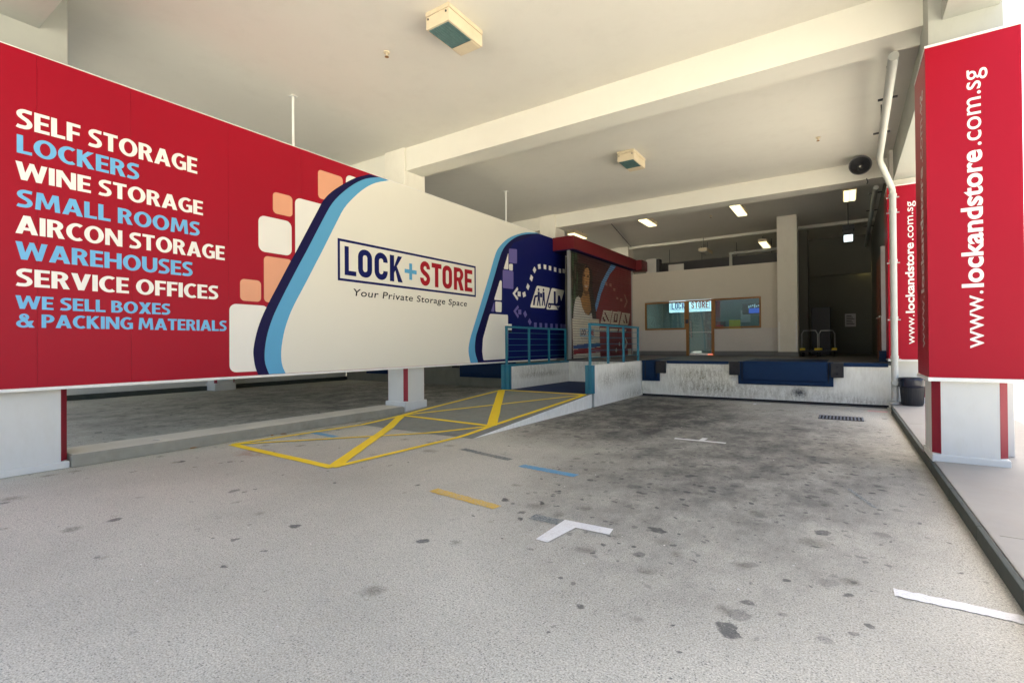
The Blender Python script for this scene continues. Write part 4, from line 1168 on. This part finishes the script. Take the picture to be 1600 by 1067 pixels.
ds = thing('office_desk', 'grey counter inside the office behind the glass door', 'desk', (-5.6, 23.4, DZ))
B('desk_top', 'acwhite', -6.9, -4.9, 23.1, 23.8, 2.02, 2.07, ds, .006)
B('desk_front', 'teal_in', -6.85, -4.95, 23.15, 23.19, DZ, 2.019, ds)
chair = thing('office_chair', 'lime green swivel chair behind the right office window', 'chair', (-3.95, 23, DZ))
B('seat', 'yellowp', -4.2, -3.7, 22.8, 23.3, 1.62, 1.70, chair, .02)
B('backrest', 'yellowp', -4.18, -3.72, 23.3, 23.36, 1.9, 2.55, chair, .02)
MB().tube([(-3.95, 23.05, DZ + .06), (-3.95, 23.05, 1.62)], .03, 8).build('stem', 'dark', chair)
for k in range(5):
    a = 2 * math.pi * k / 5
    MB().tube([(-3.95, 23.05, DZ + .09), (-3.95 + .28 * math.cos(a), 23.05 + .28 * math.sin(a), DZ + .03)], .02, 6).build('leg', 'dark', chair)
nb = tag(B('notice_sheet', 'paper', -3.95, -3.55, 24.86, 24.89, 2.5, 3.05), 'pale notice sheets on the office back wall', 'notice')
cab = thing('display_rack', 'dark rack with red and blue packs inside the office door', 'rack', (-4.55, 23.2, DZ))
B('frame', 'dark', -4.75, -4.35, 23.2, 23.5, DZ, 2.5, cab)
for k in range(4):
    B('pack', ['tred', 'navy', 'paper', 'tred'][k], -4.72, -4.38, 23.14, 23.199, 1.3 + .28 * k, 1.5 + .28 * k, cab)
led = tag(B('exit_marker', 'exitred', -4.52, -4.33, OY - .06, OY - .03, 1.08, 1.13), 'small glowing red marker at the foot of the office door', 'marker')

# things on the office roof
for (x, lab) in ((-7.0, 'boxy white condenser with dark fan on the office roof by the red fascia'),):
    ac = thing('condenser', lab, 'air conditioner', (x, 22, OT))
    B('casing', 'acwhite', x - .3, x + .15, 21.7, 22.1, OT + .05, OT + .75, ac, .02)
    B('side_grille', 'dark', x + .151, x + .28, 21.72, 22.1, OT + .08, OT + .72, ac)
    for sx in (-.25, .05):
        B('foot', 'dark', x + sx, x + sx + .06, 21.75, 22.05, OT, OT + .049, ac)
tag(B('roof_panel', 'acwhite', -6.4, -5.75, 22.0, 22.05, OT, OT + .45), 'white sheet standing on the office roof', 'panel')
fi = thing('duct_run', 'dark duct crossing the void above the office', 'duct', (-5, 24, 5.2))
B('duct', 'dark', -7.4, -2.2, 24.0, 24.5, 5.0, 5.4, fi)
for x in (-7, -5.5, -4, -2.6):
    MB().tube([(x, 24.25, 5.4), (x, 24.25, CE)], .012, 6).build('hanger', 'dark', fi)
fr_ = thing('pipe_frame', 'pale square pipe frame in the void behind the right end of the office roof', 'frame', (-3.6, 23.6, OT))
B('upright', 'pipe', -4.2, -4.08, 23.6, 23.7, OT, 5.45, fr_)
B('crossbar', 'pipe', -4.2, -2.0, 23.6, 23.7, 5.451, 5.55, fr_)

# store room right of the office
st = thing('store_room', 'dim store room behind the dock with grey walls', 'room', (0, 24, DZ))
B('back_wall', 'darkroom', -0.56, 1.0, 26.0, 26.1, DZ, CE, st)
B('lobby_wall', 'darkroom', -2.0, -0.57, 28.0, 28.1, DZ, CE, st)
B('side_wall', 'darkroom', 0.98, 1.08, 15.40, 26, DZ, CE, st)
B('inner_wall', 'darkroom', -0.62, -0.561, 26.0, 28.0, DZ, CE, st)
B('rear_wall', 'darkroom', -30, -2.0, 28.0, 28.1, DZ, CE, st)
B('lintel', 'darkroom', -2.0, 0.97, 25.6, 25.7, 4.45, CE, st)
wd = thing('wooden_door', 'tall dark brown wooden door standing open at the right end of the dock', 'door', (0.8, 16.6, DZ))
for y0 in (15.62, 16.85):
    lf = B('door_leaf', 'darkwood', 0.80, 0.85, y0, y0 + 1.2, DZ + .02, 3.85, wd, .006)
    for z0, z1 in ((1.3, 2.2), (2.4, 3.65)):
        B('door_panel', 'darkwood', 0.785, 0.799, y0 + .2, y0 + 1.0, z0, z1, lf, .01)
    MB().lathe([(0, -.05), (.03, -.05), (.03, 0)], (0.785, y0 + .12, 2.2), 10, 'X').build('knob', 'chrome', lf)
B('door_frame', 'steel', 0.78, 0.90, 15.52, 15.60, DZ, 3.95, wd)
B('threshold_block', 'lev', 0.72, 0.90, 15.40, 15.515, DZ, DZ + .28, wd)
nt_ = thing('notice', 'small printed notice on the dim store room wall', 'notice', (.2, 25.98, 2.5))
B('sheet', 'paper', 0.03, 0.42, 25.985, 25.999, 2.22, 2.78, nt_)
for k in range(6):
    B('text_line', 'tblack', 0.08, 0.37 - .05 * (k % 3), 25.98, 25.984, 2.32 + .07 * k, 2.345 + .07 * k, nt_)
wl = thing('wall_lamp', 'dim yellow lamp throwing light on the store room wall', 'lamp', (0.75, 25.9, 4.6))
B('backplate', 'dark', 0.68, 0.82, 25.97, 25.998, 4.6, 4.8, wl)
MB().lathe([(0, 0), (.05, .01), (.06, .06), (.04, .11), (0, .12)], (0.75, 25.90, 4.64), 12).build('bulb', 'bulb', wl, smooth=True)
def trolley(label, x, y):
    t = thing('trolley', label, 'trolley', (x, y, DZ), 'platform trolleys')
    B('platform', 'dark', x - .28, x + .28, y - .4, y + .4, DZ + .17, DZ + .22, t, .01)
    MB().tube([(x - .24, y - .38, DZ + .22), (x - .24, y - .42, DZ + .80), (x - .18, y - .44, DZ + .92), (x + .18, y - .44, DZ + .92), (x + .24, y - .42, DZ + .80), (x + .24, y - .38, DZ + .22)], .018, 8).build('handle', 'steel', t, smooth=True)
    for sx in (-.22, .22):
        B('corner_guard', 'yellowp', x + sx - .08, x + sx + .08, y - .46, y - .36, DZ + .22, DZ + .30, t, .01)
        for sy_ in (-.3, .3):
            MB().lathe([(0, -.02), (.07, -.02), (.07, .02), (0, .02)], (x + sx, y + sy_, DZ + .072), 14, 'X').build('wheel', 'rubber', t)
    return t
trolley('platform trolley with yellow guards nearest the cream pillar', -1.02, 20.9)
trolley('platform trolley with upright chrome handle farther from the cream pillar', -0.52, 21.5)
tag(B('equipment_cabinet', 'black', -1.1, -0.45, 23.4, 24.0, DZ, 2.95, None, .01), 'dark cabinet behind the trolleys in the store room', 'cabinet')

# ================================================================== LAMPS AND FITTINGS
def flood(label, x0, x1, y0, y1):
    t = thing('ceiling_floodlight', label, 'lamp', ((x0 + x1) / 2, (y0 + y1) / 2, CE), 'unlit ceiling floodlights')
    B('mount_plate', 'lampbody', x0 - .005, x1 + .005, y0 - .005, y1 + .005, CE - .06, CE - .002, t, .004)
    hb = B('housing', 'lampbody', x0, x1, y0, y1, CE - .24, CE - .066, t, .008)
    ym = y1 - (y1 - y0) * .33
    B('lens', 'lampglass', x0 + .025, x1 - .025, y0 + .025, ym, CE - .25, CE - .2405, t, .003)
    for k in range(9):
        x = x0 + .04 + (x1 - x0 - .08) * k / 8
        B('lens_rib', 'lampglass', x - .004, x + .004, y0 + .03, ym - .005, CE - .256, CE - .2505, t)
    B('gear_cover', 'lampbody', x0 + .03, x1 - .03, ym + .025, y1 - .025, CE - .252, CE - .2405, t, .003)
    B('cover_shadow_gap', 'dark', x0 + .02, x1 - .02, ym + .008, ym + .018, CE - .2445, CE - .2405, t)
    for x in (x0 + .04, x1 - .04):
        MB().lathe([(0, -.02), (.012, -.02), (.012, 0)], (x, y0 - .006, CE - .10), 8, 'Z').build('clip', 'dark', t)
flood('large cream ceiling floodlight with ribbed glass, nearest the camera', -4.70, -4.30, 4.98, 5.72)
flood('cream ceiling floodlight between the two cross beams', -4.42, -4.02, 11.15, 11.95)
def tubelamp(label, x, y0, y1, z=5.83, lit='tube'):
    t = thing('fluorescent_lamp', label, 'lamp', (x, (y0 + y1) / 2, z), 'fluorescent lamps over the dock')
    B('housing', 'lampbody', x - .17, x + .17, y0, y1, z, z + .13, t, .006)
    for s in (-1, 1):
        B('tube_panel', lit, x + s * .075 - .068, x + s * .075 + .068, y0 + .04, y1 - .04, z - .03, z - .001, t, .004)
    for y in (y0 + .15, y1 - .15):
        MB().tube([(x, y, z + .13), (x, y, CE)], .01, 6).build('hanger', 'dark', t)
tubelamp('lit fluorescent lamp above the left office window', -5.75, 16.7, 17.9)
tubelamp('lit fluorescent lamp above the office door, middle of the dock', -2.80, 16.6, 18.2)
tubelamp('small lit fluorescent lamp far behind beside the cream pillar', -2.85, 23.4, 25.0)
tubelamp('lit twin fluorescent lamp near the downpipe on the right', 0.17, 16.9, 18.2)
tubelamp('lit fluorescent lamp half hidden behind the red shutter fascia', -8.75, 17.2, 18.4)
tubelamp('unlit lamp hanging in the dark void above the office', -5.0, 22.2, 23.3, 5.5, 'acwhite')
hs = thing('hanging_lamp', 'black hooded lamp hanging on a rod before the store room', 'lamp', (0.14, 19.6, 5.0))
MB().tube([(0.14, 19.6, 5.35), (0.14, 19.6, CE)], .014, 8).build('rod', 'dark', hs)
MB().prism([(-.02, 19.4), (.30, 19.4), (.30, 19.8), (-.02, 19.8)], 5.2, 5.35).build('hood', 'black', hs, .01)
B('gear_box', 'black', 0.0, .28, 19.42, 19.78, 5.02, 5.199, hs, .01)
B('tube_panel', 'tubecool', 0.02, .26, 19.415, 19.77, 4.86, 5.019, hs, .006)
for (x, y, lab) in ((-5.83, 5.3, 'small brass sprinkler head on the ceiling left of the near floodlight'), (-0.44, 12.9, 'small brass sprinkler head on the ceiling before the second beam'), (-3.9, 18.6, 'small sprinkler head on the dark ceiling above the office')):
    t = thing('sprinkler', lab, 'sprinkler', (x, y, CE), 'ceiling sprinklers')
    MB().lathe([(0.0, 0), (.05, 0), (.045, -.02), (.015, -.025), (.013, -.06), (0.0, -.06)], (x, y, CE - .001), 14).build('escutcheon', 'lampbody', t, smooth=True)
    MB().lathe([(0, -.075), (.032, -.075), (.032, -.08), (0, -.08)], (x, y, CE), 12).build('deflector', 'wood', t)
hn = thing('horn_speaker', 'grey horn loudspeaker fixed to the second beam beside the downpipe', 'loudspeaker', (0.36, 15.0, 5.82))
MB().lathe([(.225, -.36), (.235, -.35), (.215, -.33), (.15, -.20), (.09, -.10), (.06, 0.0), (.055, .16), (0, .17)], (0.36, 15.0, 5.82), 30, 'Y').build('horn', 'horn', hn, smooth=True)
MB().lathe([(0.0, -.24), (.022, -.24), (.035, -.2), (.04, -.1)], (0.36, 15.0, 5.82), 14, 'Y').build('driver', 'chrome', hn, smooth=True)
MB().lathe([(.2, -.335), (.14, -.21), (.08, -.11), (0, -.09)], (0.36, 15.0, 5.82), 30, 'Y').build('throat', 'dark', hn, smooth=True)
B('bracket', 'dark', 0.30, 0.42, 15.1, 15.31, 5.90, 5.95, hn)
MB().tube([(0.5, 15.2, 5.62), (0.52, 15.1, 5.5), (0.5, 15.05, 5.45)], .012, 6).build('cable', 'black', hn)

cd = thing('ceiling_conduit', 'thin grey conduit crossing the ceiling behind the second beam towards the far pillar', 'conduit', (-7.6, 19, 6.05))
MB().tube([(-6.9, 15.96, 6.055), (-8.2, 22.28, 6.055)], .014, 6).build('conduit', 'dark', cd)
for k in range(4):
    B('saddle', 'steel', -7.16 - .31 * k - .02, -7.16 - .31 * k + .02, 17.2 + 1.5 * k, 17.23 + 1.5 * k, 6.035, 6.079, cd)
dp = thing('downpipe', 'pale grey downpipe bending from the ceiling down past the smaller red sign', 'pipe', (.96, 14.3, .13))
MB().tube([(0.60, 8.58, 5.47), (0.66, 13.1, 5.47), (0.68, 13.35, 5.44), (0.72, 13.5, 5.38)], .062, 14).build('upper_run', 'pipe', dp, smooth=True)
MB().tube([(0.715, 13.48, 5.39), (0.93, 14.22, 5.06), (0.945, 14.27, 5.0), (0.95, 14.3, 4.9)], .064, 14).build('offset_bend', 'pipe', dp, smooth=True)
MB().tube([(0.95, 14.3, 4.93), (0.95, 14.3, 0.32), (0.94, 14.27, 0.22), (0.92, 14.20, 0.17)], .066, 16).build('drop', 'pipe', dp, smooth=True)
for z in (4.9, 4.55, 3.4, 2.1, 1.2):
    MB().lathe([(.066, -.03), (.078, -.03), (.078, .03), (.066, .03)], (0.95, 14.3, z), 16).build('collar', 'pipe', dp, smooth=True)
    B('clamp', 'steel', 0.83, 1.07, 14.30, 14.325, z - .06, z - .035, dp)
MB().lathe([(0, -.10), (.06, -.10), (.075, -.06), (.08, 0), (.06, .0)], (0.95, 14.27, 0.62), 16, 'Y').build('cleaning_eye', 'pipe', dp, smooth=True)
MB().lathe([(.066, 0), (.11, .0), (.12, -.05), (.14, -.055)], (0.95, 14.3, 0.19), 16).build('foot_collar', 'pipe', dp, smooth=True)
for y in (10.2, 11.8):
    B('bracket', 'dark', 0.50, 0.76, y, y + .03, 5.53, 5.56, dp)
    MB().tube([(0.63, y + .015, 5.55), (0.63, y + .015, CE)], .01, 6).build('hanger', 'dark', dp)
d2 = thing('ceiling_pipe', 'grey pipe running back under the ceiling beyond the second beam', 'pipe', (.7, 18, 5.6))
MB().tube([(0.72, 15.95, 5.55), (0.78, 25.5, 5.55)], .06, 12).build('run', 'pipe', d2, smooth=True)
for y in (16.8, 19, 21.5):
    B('bracket', 'dark', .60, .90, y, y + .03, 5.61, 5.64, d2)

bn = thing('rubbish_bin', 'black plastic rubbish bin with liner standing on the walkway by the downpipe', 'bin', (1.25, 14.2, .13))
bp = [(0, 0), (.185, 0), (.19, .02)]
MB().lathe(bp + [(.222, .44), (.226, .47)], (1.25, 14.2, .131), 32).build('tub', 'black', bn, smooth=True)
for k in range(32):
    a = 2 * math.pi * (k + .5) / 32
    c_, s_ = math.cos(a), math.sin(a)
    MB().tube([(1.25 + .191 * c_, 14.2 + .191 * s_, .16), (1.25 + .222 * c_, 14.2 + .222 * s_, .56)], .006, 5).build('rib', 'black', bn)
MB().lathe([(.228, .40), (.243, .42), (.25, .47), (.246, .55), (.25, .59), (.236, .615), (.20, .60), (.19, .45)], (1.25, 14.2, .131), 40, wob=.03).build('liner', 'bag', bn, smooth=True)

# litter: individual leaves along the median
for k, (x, y) in enumerate(((-8.24, 4.85), (-8.2, 5.02), (-8.26, 3.6), (-8.5, 3.2))):
    a = random.uniform(0, 6)
    mb = MB()
    z = 0.168 if x < -8.33 else 0.008
    q = []
    for t_ in range(8):
        b = 2 * math.pi * t_ / 8
        rx, ry = .06 * math.cos(b), .028 * math.sin(b)
        q.append((x + rx * math.cos(a) - ry * math.sin(a), y + rx * math.sin(a) + ry * math.cos(a), z + .012 * abs(math.sin(b)) + .004))
    mb.v = q + [(x, y, z + .002)]
    mb.f = [(i, (i + 1) % 8, 8) for i in range(8)]
    tag(mb.build('fallen_leaf', 'leaf' if k < 3 else 'litterw'), ('brown leaf on the asphalt under the median, nearer the yellow corner', 'brown leaf on the asphalt under the median, just beyond the yellow corner', 'brown leaf at the foot of the median closest to the near pillar', 'pale crumpled scrap lying on top of the median')[k], 'leaf' if k < 3 else 'litter', 'litter along the median')
# grit and paper specks on the asphalt: uncountable
mb = MB()
for k in range(150):
    x, y = random.uniform(-8, .7), random.uniform(1.2, 13)
    if y > 6.4 and x < -5.1: continue
    s = random.choice((.003, .004, .006, .009))
    a = random.uniform(0, 3.1)
    c_, s_ = math.cos(a) * s, math.sin(a) * s
    n = len(mb.v)
    mb.v += [(x + c_, y + s_, .004), (x - s_, y + c_ * .7, .004), (x - c_, y - s_, .004), (x + s_, y - c_ * .7, .004), (x, y, .004 + s * .6)]
    mb.f += [(n, n + 1, n + 4), (n + 1, n + 2, n + 4), (n + 2, n + 3, n + 4), (n + 3, n, n + 4)]
gs = tag(mb.build('grit', 'litterw'), 'pale specks of grit and paper scattered over the asphalt', 'grit', kind='stuff')

# ================================================================== OUTSIDE, RIGHT
rd = tag(MB().box(9.0, 11.0, -20, 60, 0.0, 0.14).build('far_pavement', 'slab', bevel=.02), kind='structure')
ob_ = thing('neighbouring_building', 'pale building across the side road beyond the large red sign', 'building', (24, 50, 0))
B('wall', 'outwall', 12, 40, 44, 60, 0, 14, ob_)
for f in range(3):
    for k in range(6):
        wn = B('window', 'outglass', 13 + k * 4.4, 16 + k * 4.4, 43.9, 43.999, 2.0 + f * 4, 4.0 + f * 4, ob_)
        B('sill', 'trim', 12.9 + k * 4.4, 16.1 + k * 4.4, 43.8, 43.899, 1.85 + f * 4, 1.99 + f * 4, wn)
